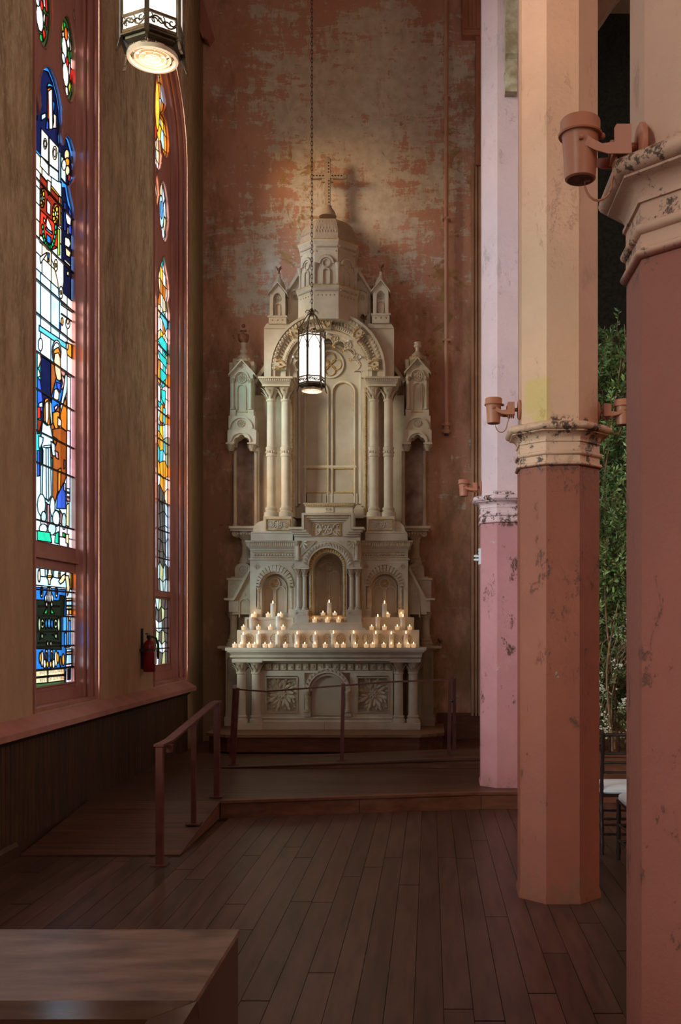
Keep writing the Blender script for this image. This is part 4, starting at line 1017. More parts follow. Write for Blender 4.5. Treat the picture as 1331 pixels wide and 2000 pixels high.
# ------------------------------------------------------------------ altar_gradine: two ledges for the candles
G = thing('altar_gradine', 'stepped cream ledge with a band of ringed rosettes, on the altar table', 'ledge', (wx(640,12.42),12.7,wz(1265,Y0)))
Yg = 12.42; zt = wz(1265,Y0)
mb = MB(); mb.box(wx(463,Yg),Yg+.012,zt,wx(819,Yg),13.0,wz(1231,Yg)); mb.build('lower_ledge', plaster, G, 0)
mb = MB()
for q in ((463,1230.5,819,1237),(463,1257,819,1264),(463,1230.5,470,1264),(811,1230.5,819,1264),(566,1230.5,572,1264),(711,1230.5,717,1264)): pb(mb,*q,Yg,Yg+.03)
mb.build('ledge_frame', plaster, G, 0)
for i in range(13):
    x = 485+i*25.8
    rosette(MB(), wx(x,Yg), wz(1247.2,Yg), Yg+.010, 9.6*Yg/F, 8).build('ringed_rosette', relief, G, 40)
for a, b in ((478,574),(708,809)):
    Yh = 12.64; mb = MB(); mb.box(wx(a,Yh),Yh+.01,wz(1232,Yg),wx(b,Yh),13.0,wz(1206,Yh)); mb.build('upper_ledge', plaster, G, 0)
    mb = MB()
    for q in ((a,1205.5,b,1210),(a,1226,b,1231),(a,1205.5,a+5,1231),(b-5,1205.5,b,1231)): pb(mb,*q,Yh-.008,Yh+.03)
    mb.build('ledge_frame', plaster, G, 0)

# ------------------------------------------------------------------ tabernacle
Yt = 12.50
B = thing('tabernacle', 'central arched stone niche with twin colonnettes and a stepped pediment', 'tabernacle', (wx(640,Yt),12.7,wz(1231,Yg)))
mb = MB(); zb = wz(1231,Yg)
mb.frus((wx(565,Yt),12.44,wx(716,Yt),13.0,zb),(wx(567,Yt),12.45,wx(713,Yt),13.0,wz(1226,Yt)))
mb.frus((wx(570,Yt),12.45,wx(709,Yt),13.0,wz(1226,Yt)),(wx(573,Yt),12.465,wx(707,Yt),13.0,wz(1219,Yt)))
mb.box(wx(573,Yt),12.458,wz(1219,Yt),wx(707,Yt),13.0,wz(1216,Yt)); mb.build('tabernacle_base', plaster, B, 0)
mb = MB(); Yz = 12.545
pb(mb,577,1203.5,706,1216.5,Yz,13.0); mb.build('niche_floor', plaster, B, 0)
mb = MB()
for i in range(18):
    x = 579.5+i*7.15; X, zc, w = wx(x+3.2,Yz), wz(1210.5,Yz), 3.0*Yz/F
    mb.add([(X-w,Yz,zc-w),(X+w,Yz,zc-w),(X+w,Yz,zc+w),(X-w,Yz,zc+w),(X,Yz-.022,zc)],[(0,1,4),(1,2,4),(2,3,4),(3,0,4)])
mb.build('zigzag_band', relief, B, 0)
mb = MB(); pb(mb,577,1202,706,1205,Yz-.02,Yz+.05); mb.build('gilt_ledge_edge', gold, B, 0)
for a, b in ((575,603),(678,706)):
    mb = MB(); pb(mb,a,1191,b,1217,Yt,Yt+.16); mb.build('pier_plinth', plaster, B, 0)
    mb = MB()
    for q in ((a+2,1194,b-2,1195.5),(a+2,1200,b-2,1201.5),(a+2,1194,a+4,1201),(b-4,1194,b-2,1201)): pb(mb,*q,Yt-.012,Yt+.01)
    mb.build('plinth_panel_frame', plaster, B, 0)
    mb = MB(); pb(mb,a-1,1107.5,b+1,1111,Yt-.015,Yt+.18); mb.build('abacus', plaster, B, 0)
    mb = MB(); pb(mb,a+1.5,1120,b-2,1191,Yt+.10,Yt+.2); mb.build('pier_back', plaster_dark, B, 0)
k = Yt/F
for cx in (582.6,594.6,686.4,698.4):
    colonnette(Yt+.05, cx, 1124, 1191, 4.1, Yt, cap=False).build('colonnette', plaster, B, 40)
    mb = MB(); mb.lathe([(4.0*k,0),(5.4*k,.006),(5.4*k,.014),(4.2*k,.02)], wx(cx,Yt), Yt+.05, wz(1126.5,Yt), 12); bell(mb, wx(cx,Yt), Yt+.05, wz(1124,Yt), wz(1111,Yt), 4.4*k, 7.2*k, 7, .6).build('leaf_capital', relief, B, 40)
arcpts = [(640+49.5*math.cos(PI*i/28), 1107-50*math.sin(PI*i/28)) for i in range(29)]
mb = MB(); pp(mb, [(575.5,1108),(575.5,1046),(704,1046),(704,1108)]+arcpts, Yt+.01, Yt+.3); mb.build('spandrel_wall', plaster, B, 25)
cx, cz = wx(640,Yt), wz(1107,Yt)
plainring(MB(), cx, cz, 37*k, 49.5*k, Yt+.0, Yt+.2).build('arch_band', plaster, B, 30)
leafarch(cx, cz, 40*k, Yt-.0, 22, 11*k, 4.2*k, .75).build('arch_leaves', plaster, B, 40)
plainring(MB(), cx, cz, 29*k, 37.5*k, Yt+.05, 12.93, wz(1203,Yt)).build('niche_reveal', relief, B, 30)
mb = beads(cx, cz, 33.2*k, Yt+.05, 2.7*k, 22)
for s in (-1,1): beadcol(mb, cx+s*33.2*k, wz(1203,Yt), cz, Yt+.05, 2.5*k, 21)
mb.build('gilt_beading', gold, B, 50)
mb = MB(); pb(mb,606,1060,674,1206,12.90,13.0); mb.build('niche_back', niche_mat, B, 0)
tracery(B, 640+2, 1198, 1120, 27, 12.90, 'niche_tracery', False, relief)
for s in (-1,1):
    mb = MB(); X = lambda q: 640+s*q
    pp(mb, [(X(53),1086),(X(53),1056),(X(22),1056)]+[(X(22+31*t*t*.98+0*t),1056+30*t**1.6) for t in (.25,.5,.75)], Yt-.002, Yt+.02); mb.build('spandrel_panel', relief, B, 0)
    mb = MB()
    for a, L in ((-.2,13),(.5,16),(1.1,18),(1.75,13)):
        mb.leaf((wx(X(50),Yt),Yt-.004,wz(1059,Yt)),(-s*math.cos(a),-.1,-math.sin(a)),(0,-1,0),L*k,2.8*k,.5,4)
    mb.build('spandrel_leaves', plaster, B, 40)
    colonnette(Yt-.0, X(57.5), 1067, 1095, 3.6, Yt, cap=False).build('corner_colonnette', plaster, B, 40)
    bell(MB(), wx(X(57.5),Yt), Yt, wz(1067,Yt), wz(1056,Yt), 3.6*k, 6.0*k, 6, .6).build('leaf_capital', relief, B, 40)
# stepped pediment
for i, (g, d) in enumerate(((0,.0),(5,.02),(9.5,.045),(14,.07))):
    o_ = [(564+g*.7,1047-0),(564+g*.7,1029+g),(589.5+g,1029+g),(589.5+g,1001.5+g),(690.5-g,1001.5+g),(690.5-g,1029+g),(711.5-g*.7,1029+g),(711.5-g*.7,1047)]
    i_ = [(692-g*.0,1047),(675,1047),(675,1018.5),(606,1018.5),(606,1047)]
    mb = MB(); lo = 1033.5+g*1.0
    out = [(564+g*.75,lo),(564+g*.75,1029+g),(589.5+g,1029+g),(589.5+g,1001.5+g),(690.5-g,1001.5+g),(690.5-g,1029+g),(711.5-g*.75,1029+g),(711.5-g*.75,lo),(686-g,lo),(686-g,1006+g),(594+g,1006+g),(594+g,lo)]
    pp(mb, out, Yt-.085+d, Yt+.28); mb.build('pediment_cornice', plaster, B, 0)
mb = MB(); pp(mb, [(575,1047),(575,1038),(606,1038),(606,1016),(675,1016),(675,1038),(704,1038),(704,1047)], Yt+.005, Yt+.28); mb.build('pediment_field', plaster, B, 0)
mb = MB(); beadline(mb, wx(598,Yt-.06), wx(682,Yt-.06), wz(1009,Yt), Yt-.062, 1.5*k, 34); beadline(mb, wx(570,Yt-.06), wx(590,Yt-.06), wz(1036,Yt), Yt-.062, 1.5*k, 8); beadline(mb, wx(690,Yt-.06), wx(706,Yt-.06), wz(1036,Yt), Yt-.062, 1.5*k, 7); mb.build('gilt_dentils', gold, B, 50)
mb = MB(); 
for q in ((612,1022,666,1023.5),(612,1045,666,1046.5),(612,1022,613.5,1046),(664.5,1022,666,1046)): pb(mb,*q,Yt-.006,Yt+.02)
mb.build('plaque_frame', gold, B, 0)
mb = MB(); z = wz(1034,Yt); rosette(mb, wx(639,Yt), z, Yt-.0, 11*k, 6); 
for s in (-1,1):
    for sz in (-1,1):
        p = [(wx(639+s*(12+9*t),Yt),Yt-.004,z+sz*(2+9*math.sin(3.0*t)*(1-.3*t))*k) for t in [i/7 for i in range(8)]]
        mb.tube(p, 1.3*k, 5)
        for t in (2,4,6): mb.leaf(p[t], (s,-.1,sz*.7), (0,-1,0), 6*k, 2*k, .5, 3)
mb.build('carved_plaque', plaster, B, 40)
Yu = 12.66
mb = MB(); pb(mb,597,990,689,1003,Yu,Yu+.2); pf(mb,(593,694,983,Yu-.05),(597,690,990,Yu-.005),Yu+.2,Yu); mb.build('crowning_block', plaster, B, 0)
mb = MB(); beadline(mb, wx(597,Yu), wx(690,Yu), wz(987.5,Yu), Yu-.03, 1.7*Yu/F, 28); mb.build('gilt_beading', gold, B, 50)
mb = MB(); pb(mb,634,990.5,652,1000,Yu-.012,Yu+.01); mb.build('small_plaque', plaster, B, 0)
mb = MB()
for s in (639,646): mb.arch(wx(s,Yu), wz(995,Yu), .010, .016, Yu-.02, Yu-.01, .6, 5.6, 10)
mb.build('carved_initials', relief, B, 0)
# ------------------------------------------------------------------ reredos: cabinets, columns, great arch, dome, cross
R = thing('reredos', 'tall cream stone altarpiece with great arch, dome and cross against the pink wall', 'altarpiece', (wx(640,12.9),12.95,.36))
Yr, Yk = 12.72, 13.195
k = Yr/F
def fx_(s): return (lambda x: x) if s < 0 else (lambda x: M-x)
mb = MB(); pb(mb,474,1205,806,1425,13.0,Yk); mb.build('lower_backing', plaster_dark, R, 0)
for s in (-1,1):
    X = fx_(s)
    def PB(mb, x0, y0, x1, y1, a, b): return pb(mb, min(X(x0),X(x1)), y0, max(X(x0),X(x1)), y1, a, b)
    def PF(mb, top, bot, Yb, Yref=None):
        t = (min(X(top[0]),X(top[1])), max(X(top[0]),X(top[1])), top[2], top[3]); b = (min(X(bot[0]),X(bot[1])), max(X(bot[0]),X(bot[1])), bot[2], bot[3])
        return pf(mb, t, b, Yb, Yref)
    # arched cabinet beside the tabernacle
    ca = 537 if s < 0 else M-752; cxp = X(ca)
    arcp = [(X(ca+36.5*math.cos(PI*i/24)), 1146-43*math.sin(PI*i/24)) for i in range(25)]
    mb = MB(); pp(mb, [(X(580),1206),(X(580),1091),(X(488.5),1091),(X(488.5),1206)]+[(X(ca-36.5),1206)]+arcp[::-1]+[(X(ca+36.5),1206)], Yr, Yr+.2); mb.build('cabinet_front', plaster, R, 25)
    mb = MB(); PB(mb,489,1091,580,1232,Yr+.16,Yk); mb.build('cabinet_body', niche_mat, R, 0)
    mb = MB(); PB(mb,489,1074,580,1092,Yr,Yk); PB(mb,486,1090.5,580,1093,Yr-.02,Yk); PB(mb,488,1072,580,1075,Yr-.015,Yk); mb.build('cabinet_frieze', plaster, R, 0)
    mb = MB(); 
    for q in ((493,1078,580,1079.5),(493,1088,580,1089.5)): PB(mb,*q,Yr-.012,Yr+.01)
    mb.build('frieze_fillet', gold, R, 0)
    mb = MB(); beadline(mb, wx(min(X(495),X(578)),Yr), wx(max(X(495),X(578)),Yr), wz(1083.7,Yr), Yr-.004, 2.6*k, 15); mb.build('frieze_beading', relief, R, 50)
    mb = MB(); PF(mb,(480.5,580,1058,Yr-.09),(487,580,1072,Yr-.02),Yk,Yr); PB(mb,479.5,1055.5,580,1058.5,Yr-.10,Yk); mb.build('cabinet_cornice', plaster, R, 0)
    mb = MB(); a, b = sorted((wx(X(484),Yr),wx(X(578),Yr))); leafrow(mb, a, b, wz(1060,Yr), Yr-.085, 24, 11*k); mb.build('cornice_leaves', relief, R, 40)
    cx, cz = wx(cxp,Yr), wz(1146,Yr)
    mb = MB(); n = 17
    for i in range(n):
        a0, a1 = PI*(i+.08)/n, PI*(i+.92)/n
        mb.arch(cx, cz, 29.5*k, 36.5*k*(1.0+.16*math.sin((a0+a1)/2)**2), Yr-.016, Yr+.05, a0, a1, 2)
    mb.build('arch_voussoirs', relief, R, 0)
    plainring(MB(), cx, cz, 26*k, 30*k, Yr+.02, Yr+.17, wz(1200,Yr)).build('niche_reveal', relief, R, 30)
    tracery(R, cxp, 1196, 1150, 25, Yr+.16, 'niche_tracery', True, plaster)
    for q in (-1,1):
        colonnette(Yr+.03, cxp+q*32.5, 1147, 1190, 3.4, Yr).build('niche_colonnette', relief, R, 40)
        mb = MB(); pb(mb,cxp+q*32.5-6,1190,cxp+q*32.5+6,1206,Yr-.01,Yr+.1); mb.build('colonnette_block', plaster, R, 0)
        quatrefoil(MB(), wx(cxp+q*(36 if q*s < 0 else 35),Yr), wz(1106.5,Yr), Yr, 6.2*k).build('quatrefoil', relief, R, 40)
    # pedestal of the twin columns with curved shoulder
    Yc_ = 12.60
    mb = MB(); PB(mb,490,1040,572,1056,Yc_,Yk); PB(mb,491,1038.5,571,1041,Yc_-.01,Yk); mb.build('pedestal_base', plaster, R, 0)
    mb = MB(); PB(mb,514.5,1008.5,569.5,1040,Yc_+.015,Yk); mb.build('pedestal', plaster, R, 0)
    mb = MB(); sh = [(X(515),1039),(X(494),1039)]+[(X(515-21*math.cos(PI/2*i/8)),1039-22*math.sin(PI/2*i/8)) for i in range(1,9)]; pp(mb, sh, Yc_+.06, Yk); mb.build('curved_shoulder', plaster, R, 30)
    mb = MB()
    for q in ((519,1013,566,1014.5),(519,1034,566,1035.5),(519,1013,520.5,1035),(564.5,1013,566,1035)): PB(mb,*q,Yc_-.004,Yc_+.03)
    mb.build('gilt_panel_frame', gold, R, 0)
    mb = MB()
    for q, r in ((528.5,6.8),(542.5,8.8),(556.5,6.8)): rosette(mb, wx(X(q),Yc_), wz(1024.2,Yc_), Yc_+.012, r*Yc_/F, 8)
    mb.build('pedestal_rosettes', plaster, R, 40)
    kc = Yc_/F; Ya = 12.72
    for q in (527.5,556):
        xx = X(q)
        r = 9.0*kc; z0 = wz(1008.5,Yc_); h = wz(777,Yc_)-z0; zr = wz(881,Yc_)-z0
        MB().lathe([(r*1.62,0),(r*1.66,.025),(r*1.58,.06),(r*1.30,.07),(r*1.22,.085),(r*1.36,.095),(r*1.36,.115),(r*1.06,.13),(r,.15),(r*1.0,zr-.055),(r*1.18,zr-.05),(r*1.18,zr-.03),(r*1.10,zr-.025),(r*1.12,zr+.035),(r*1.22,zr+.045),(r*1.22,zr+.065),(r*.98,zr+.075),(r*.95,h-.03),(r*1.12,h-.02),(r*1.12,h)], wx(xx,Yc_), Ya, z0, 24).build('great_column', plaster, R, 40)
        mb = MB(); beadline(mb, 0,0,0,0,0.0,0); 
        for i in range(14):
            a = 2*PI*i/14; mb.ball(wx(xx,Yc_)+r*1.12*math.cos(a), Ya+r*1.12*math.sin(a), z0+zr+.004, .013, 1, 1, 1.3, 6, 4)
        mb.build('shaft_ring_beads', relief, R, 50)
        bell(MB(), wx(xx,Yc_), Ya, wz(777,Yc_), wz(752,Yc_), r*1.0, r*1.62, 8, .5).build('leaf_capital', relief, R, 40)
    mb = MB(); PF(mb,(505,571,738,Yc_-.05),(512,566,751,Yc_+.01),13.0,Yc_); PB(mb,504,735,572,738.5,Yc_-.065,13.0); PB(mb,512,750,566,754,Yc_+.005,13.0); mb.build('twin_abacus', plaster, R, 0)
    mb = MB(); a, b = sorted((wx(X(508),Yc_),wx(X(568),Yc_))); leafrow(mb, a, b, wz(740,Yc_), Yc_-.045, 15, 9*kc); mb.build('abacus_leaves', plaster, R, 40)
    # pier beside the arch, with its pinnacle
    mb = MB(); PB(mb,516,641,580,737,12.86,Yk); mb.build('arch_pier', plaster, R, 0)
    mb = MB(); PF(mb,(521,566,632,12.86),(516,570,642,12.84),Yk,12.86); mb.build('pier_weathering', plaster, R, 0)
    mb = MB(); PB(mb,560,737,576,1010,12.88,Yk); mb.build('niche_jamb', relief, R, 0)
    mb = MB(); PB(mb,496,772,562,1042,13.0,Yk); mb.build('side_backing', plaster_dark, R, 0)
    mb = MB(); beadcol(mb, wx(X(571.5),12.88), wz(1005,12.88), wz(757,12.88), 12.875, 2.4*12.88/F, 52); mb.build('gilt_jamb_beads', gold, R, 50)
    dy = 0 if s < 0 else -4.5; Yq = 12.82; kq = Yq/F; px_ = X(542)
    mb = MB(); PB(mb,525,618+dy,559,632+dy*.3,Yq,Yq+.26); PB(mb,522.5,616+dy,561,619+dy,Yq-.02,Yq+.28); mb.build('pinnacle_base', plaster, R, 0)
    mb = MB()
    for q in (532,542,552): mb.ball(wx(X(q),Yq), Yq, wz(625+dy,Yq), 1.9*kq, 1, .7, 1, 8, 5)
    mb.build('gilt_studs', gold, R, 50)
    mb = MB(); pp(mb, [(X(527),617+dy),(X(527),572+dy),(X(542),554+dy),(X(557),572+dy),(X(557),617+dy)]+[(X(550),615+dy)]+[(X(542+8*math.cos(PI*i/10)),582+dy-10*math.sin(PI*i/10)) for i in range(11)]+[(X(534),615+dy)], Yq, Yq+.05)
    PB(mb,527,572+dy,557,617+dy,Yq+.045,Yq+.24); mb.build('pinnacle_body', plaster, R, 20)
    mb = MB()
    for a, b in (((523.5,574+dy),(542,552+dy)),((542,552+dy),(560.5,574+dy))):
        pp(mb, [(X(a[0]),a[1]),(X(b[0]),b[1]),(X(b[0]),b[1]-3.2),(X(a[0]),a[1]-2.6)], Yq-.03, Yq+.25)
    mb.build('gable_coping', plaster, R, 0)
    mb = MB(); rosette(mb, wx(px_,Yq), wz(581+dy,Yq), Yq+.04, 6.0*kq, 4); mb.arch(wx(px_,Yq), wz(597+dy,Yq), 4.6*kq, 6.0*kq, Yq+.02, Yq+.05, 0, PI, 12, wz(614+dy,Yq)); mb.build('pinnacle_tracery', relief, R, 40)
    MB().lathe([(13*kq,0),(12.5*kq,6*kq),(11*kq,12*kq),(8*kq,18*kq),(5*kq,22*kq),(4*kq,23*kq),(4.5*kq,25*kq),(3.2*kq,27*kq),(3.6*kq,31*kq)], wx(px_,Yq), Yq+.13, wz(560+dy,Yq), 14).build('pinnacle_dome', plaster_dark, R, 40)
    mb = MB(); x_, z_ = wx(px_,Yq), wz(531+dy,Yq)
    mb.lathe([(1.6*kq,0),(3.2*kq,3*kq),(1.8*kq,6*kq),(2.2*kq,8*kq)], x_, Yq+.13, z_, 10)
    for i in range(4):
        a = PI/4+PI/2*i; d = Vector((math.cos(a), math.sin(a), 0)); mb.leaf(Vector((x_,Yq+.13,z_+7*kq)), (d.x*.45,d.y*.45,1), d, (12 if i != 1 else 7)*kq, 4.2*kq, .6, 4)
    mb.build('broken_finial', urn_red, R, 40)
    # raking buttress between pinnacle and drum
    mb = MB(); pp(mb, [(X(562),600),(X(562),571),(X(596),512),(X(604),512),(X(604),640),(X(562),640)], 12.98, Yk); mb.build('raking_wall', plaster, R, 0)
    mb = MB(); pp(mb, [(X(559),575),(X(559),568),(X(596),505),(X(602),508)], 12.93, Yk); mb.build('raking_coping', plaster, R, 0)
    mb = MB(); cxx = wx(X(578),12.98); mb.arch(cxx, wz(578,12.98), 10*.0065, 13*.0065, 12.955, 12.99, 0, PI, 14, wz(612,12.98)); quatrefoil(mb, wx(X(587),12.98), wz(547,12.98), 12.975, 4*.0065); rosette(mb, cxx, wz(581,12.98), 12.975, 5.2*.0065, 4); mb.build('raking_tracery', relief, R, 40)
# great arch
Yg2 = 12.78; kg = Yg2/F; cx, cz = wx(639,Yg2), wz(722,Yg2); zl = wz(737,Yg2)
plainring(MB(), cx, cz, 109*kg, 114*kg, Yg2-.02, 13.0, zl).build('arch_outer_fillet', plaster, R, 30)
plainring(MB(), cx, cz, 101*kg, 110*kg, Yg2+.005, 13.0, zl).build('arch_egg_bed', relief, R, 30)
n = 44
for i in range(n):
    a = PI*(i+.5)/n
    MB().ball(cx+105.3*kg*math.cos(a), Yg2+.002, cz+105.3*kg*math.sin(a), 3.3*kg, 1.15, .8, .82, 8, 5, rot=a).build('egg_ornament', gold if i % 1 else relief, R, 50)
mb = MB()
for i in range(n+1):
    a = PI*i/n; mb.leaf((cx+108.5*kg*math.cos(a), Yg2-.006, cz+108.5*kg*math.sin(a)), (-math.cos(a),0,-math.sin(a)), (0,-1,0), 8.5*kg, 1.1*kg, .1, 2)
mb.build('egg_darts', plaster, R, 40)
mb = MB()
for j in range(5):
    r0, r1 = (101-2.6*j)*kg, (101-2.6*(j+1))*kg; d = .02+.05*math.sin(PI*(j+.5)/5)
    plainring(mb, cx, cz, r1, r0, Yg2+d, 13.0, zl)
mb.build('arch_hollow', plaster, R, 30)
leafarch(cx, cz, 90.5*kg, Yg2+.045, 46, 9*kg, 2.6*kg, .15).build('arch_lace_leaves', relief, R, 40)
plainring(MB(), cx, cz, 81*kg, 88*kg, Yg2+.01, 13.0, zl).build('arch_bead_bed', plaster, R, 30)
beads(cx, cz, 84.5*kg, Yg2+.008, 2.0*kg, 62).build('arch_beading', relief, R, 50)
plainring(MB(), cx, cz, 73*kg, 80*kg, Yg2+.05, 13.0, zl).build('arch_inner_ring', plaster, R, 30)
beads(cx, cz, 80.5*kg, Yg2+.04, 1.3*kg, 80).build('gilt_arch_beads', gold, R, 50)
mb = MB()                                             # cusped inner arch
cus = []
nb = 7
for i in range(nb*10+1):
    a = PI*i/(nb*10); q = (a/PI*nb) % 1.0; r = 52+13.5*abs(math.sin(PI*q))**.6
    cus.append((cx+r*kg*math.cos(a), cz+r*kg*math.sin(a)))
outer_ = [(cx+74*kg*math.cos(PI*i/40), cz+74*kg*math.sin(PI*i/40)) for i in range(41)]
nn = len(cus)
vs = []; fs = []
for i in range(nn):
    a = PI*i/(nn-1); o_ = (cx+74*kg*math.cos(a), cz+74*kg*math.sin(a)); p = cus[i]
    vs += [(p[0],Yg2+.07,p[1]),(o_[0],Yg2+.07,o_[1]),(o_[0],Yg2+.14,o_[1]),(p[0],Yg2+.14,p[1])]
for i in range(nn-1):
    b = 4*i
    for q in range(4): fs.append((b+q, b+4+q, b+4+(q+1) % 4, b+(q+1) % 4))
MB().add(vs, fs).build('cusped_arch', plaster, R, 30)
for i in range(1, nb):
    a = PI*i/nb; X_, Z_ = cx+52*kg*math.cos(a), cz+52*kg*math.sin(a)
    mb = MB()
    for q in (-.8,0,.8): mb.leaf((X_,Yg2+.075,Z_), (-math.cos(a+q),0,-math.sin(a+q)), (0,-1,0), 7*kg, 2.2*kg, .4, 3)
    mb.ball(X_, Yg2+.07, Z_, 2.4*kg); mb.build('gilt_cusp_bud', gold, R, 50)
for i in range(nb):
    a = PI*(i+.5)/nb; mb = MB(); mb.tube([(p[0],Yg2+.066,p[1]) for p in cus[i*10:i*10+11]], 1.2*kg, 5); mb.build('cusp_edge_roll', plaster, R, 40)
for i in range(1, nb):
    a = PI*i/nb; mb = MB(); rosette(mb, cx+64*kg*math.cos(a), cz+64*kg*math.sin(a), Yg2+.065, 7.5*kg, 5); mb.build('spandrel_rosette', relief, R, 40)
for a in (.12,.30,.5,.70,.88):
    MB().ball(cx+71*kg*math.cos(PI*a), Yg2+.03, cz+71*kg*math.sin(PI*a), 2.7*kg, 1, 1, 1, 10, 7).build('arch_globe', tag_white, R, 60)
for a in (.03,.27,.5,.73,.97):
    t_ = PI*a; c_, q_ = math.cos(t_), math.sin(t_); mb = MB(); w = 10.5*kg
    def RR(r, u, Y): return (cx+r*kg*c_-u*q_, Y, cz+r*kg*q_+u*c_)
    mb.hexa([RR(79,-w*.8,Yg2-.03),RR(79,w*.8,Yg2-.03),RR(79,w*.8,13.0),RR(79,-w*.8,13.0),RR(102,-w,Yg2-.05),RR(102,w,Yg2-.05),RR(102,w,13.0),RR(102,-w,13.0)]); mb.build('arch_block', plaster, R, 0)
    mb = MB()
    for u in (-1,1):
        p = [RR(81+19*t, u*w*(.15+.55*math.sin(2.6*t)), Yg2-.045-.012*t) for t in [i/6 for i in range(7)]]; mb.tube(p, 1.4*kg, 5)
        for t in (1,3,5): mb.leaf(p[t], Vector(RR(1,u*.01,0))-Vector(RR(0,0,0)), (0,-1,0), 7*kg, 2.2*kg, .6, 3)
    mb.ball(*RR(92,0,Yg2-.05), 2.2*kg); mb.build('gilt_block_leaf', gold, R, 40)
# niche of the great arch
Yn = 13.05; kn = Yn/F
mb = MB(); pb(mb,560,620,724,1012,Yn,Yk); mb.build('great_niche_back', niche_mat, R, 0)
cxn, czn = wx(645,Yn), wz(735,Yn)
plainring(MB(), cxn, czn, 57*kn, 61*kn, Yn-.06, Yn, wz(985,Yn)).build('panel_surround', plaster, R, 30)
plainring(MB(), cxn, czn, 62*kn, 66*kn, Yn-.10, Yn, wz(990,Yn)).build('panel_surround_outer', niche_mat, R, 30)
for s in (-1,1):
    for q, a, b in ((0,.1,1.0),):
        mb = MB(); mb.arch(cxn+s*26*kn, wz(768,Yn), 20.5*kn, 23.5*kn, Yn-.028, Yn, 0, PI, 18, wz(984,Yn)); mb.build('lancet_moulding', plaster, R, 30)
        mb = MB(); mb.arch(cxn+s*26*kn, wz(768,Yn), 19*kn, 20.6*kn, Yn-.020, Yn, 0, PI, 18); 
        Rn = random.Random(5+s)
        for sd in (-1,1):
            y = 770
            while y < 980:
                L = Rn.uniform(8,40); 
                if Rn.random() < .62: mb.box(cxn+s*26*kn+sd*19*kn, Yn-.02, wz(min(y+L,982),Yn), cxn+s*26*kn+sd*20.6*kn, Yn, wz(y,Yn))
                y += L+Rn.uniform(2,14)
        mb.build('worn_gilt_line', gold, R, 30)
mb = MB()
mb.box(cxn-52*kn, Yn-.03, wz(914,Yn), cxn+52*kn, Yn, wz(909.5,Yn)); mb.build('cross_rail', plaster, R, 0)
mb = MB(); mb.box(cxn-50*kn, Yn-.024, wz(916,Yn), cxn+50*kn, Yn, wz(914,Yn)); mb.box(cxn-48*kn, Yn-.024, wz(963,Yn), cxn+48*kn, Yn, wz(961,Yn)); mb.build('worn_gilt_line', gold, R, 0)
mb = MB(); mb.box(cxn-54*kn, Yn-.02, wz(985,Yn), cxn-16*kn, Yn, wz(964,Yn)); mb.box(cxn-15*kn, Yn-.02, wz(985,Yn), cxn+54*kn, Yn, wz(964,Yn)); mb.build('foot_panel', niche_mat, R, 0)
mb = MB(); mb.lathe([(24*kn,0),(24.5*kn,.022),(27.5*kn,.022),(28*kn,0)], cxn, Yn, wz(712,Yn), 32, axis='y', caps=False); mb.build('tracery_circle', plaster, R, 30)
mb = MB()
for i in range(4):
    a = PI/2*i+PI/4*0
    mb.lathe([(9.4*kn,0),(9.4*kn,.016),(10.8*kn,.016),(10.8*kn,0)], cxn+12*kn*math.cos(a), Yn, wz(712,Yn)+12*kn*math.sin(a), 16, axis='y', caps=False)
    mb.ball(cxn+6*kn*math.cos(a+PI/4), Yn-.004, wz(712,Yn)+6*kn*math.sin(a+PI/4), 2*kn, 1, .5, 1)
mb.build('gilt_tracery_foils', gold, R, 30)
# drum and dome: front half of an octagon against the wall
def halfoct(w, z, cyo=13.02):
    a = w/2; b = a*.4142; X_ = wx(639,12.75)
    return [(X_-a,13.19,z),(X_-a,cyo-b,z),(X_-b,cyo-a,z),(X_+b,cyo-a,z),(X_+a,cyo-b,z),(X_+a,13.19,z)]
def hstack(mb, prof):
    vs = []; fs = []; m = 6
    for w, z in prof: vs += halfoct(w, z)
    for j in range(len(prof)-1):
        for i in range(5): fs.append((j*m+i, j*m+i+1, (j+1)*m+i+1, (j+1)*m+i))
    fs.append(tuple(range(5,-1,-1))); j = len(prof)-1; fs.append(tuple(j*m+i for i in range(6)))
    return mb.add(vs, fs)
Yd = 12.70; kd = Yd/F; zd = lambda y: wz(y,Yd); wd = lambda p: p*kd
hstack(MB(), [(wd(117),zd(625)),(wd(117),zd(574))]).build('drum_lower', plaster, R, 20)
hstack(MB(), [(wd(118),zd(575)),(wd(119),zd(573)),(wd(121),zd(566)),(wd(126),zd(562)),(wd(126),zd(559)),(wd(118),zd(558))]).build('drum_lower_cornice', plaster, R, 20)
hstack(MB(), [(wd(126.5),zd(561)),(wd(126.5),zd(559)),(wd(120),zd(558.6))]).build('gilt_cornice_edge', gold, R, 20)
hstack(MB(), [(wd(108),zd(559)),(wd(108),zd(487))]).build('drum_upper', plaster, R, 20)
hstack(MB(), [(wd(108),zd(490)),(wd(111),zd(487)),(wd(112),zd(480)),(wd(119),zd(474)),(wd(120),zd(471)),(wd(120),zd(468.5)),(wd(113),zd(467))]).build('drum_cornice', plaster, R, 20)
hstack(MB(), [(wd(120.5),zd(471)),(wd(120.5),zd(468.8)),(wd(114),zd(468))]).build('gilt_cornice_edge', gold, R, 20)
hstack(MB(), [(wd(112),zd(468)),(wd(110),zd(456)),(wd(106),zd(446)),(wd(98),zd(436)),(wd(86),zd(428)),(wd(70),zd(421)),(wd(44),zd(416))]).build('dome', plaster_dark, R, 20)
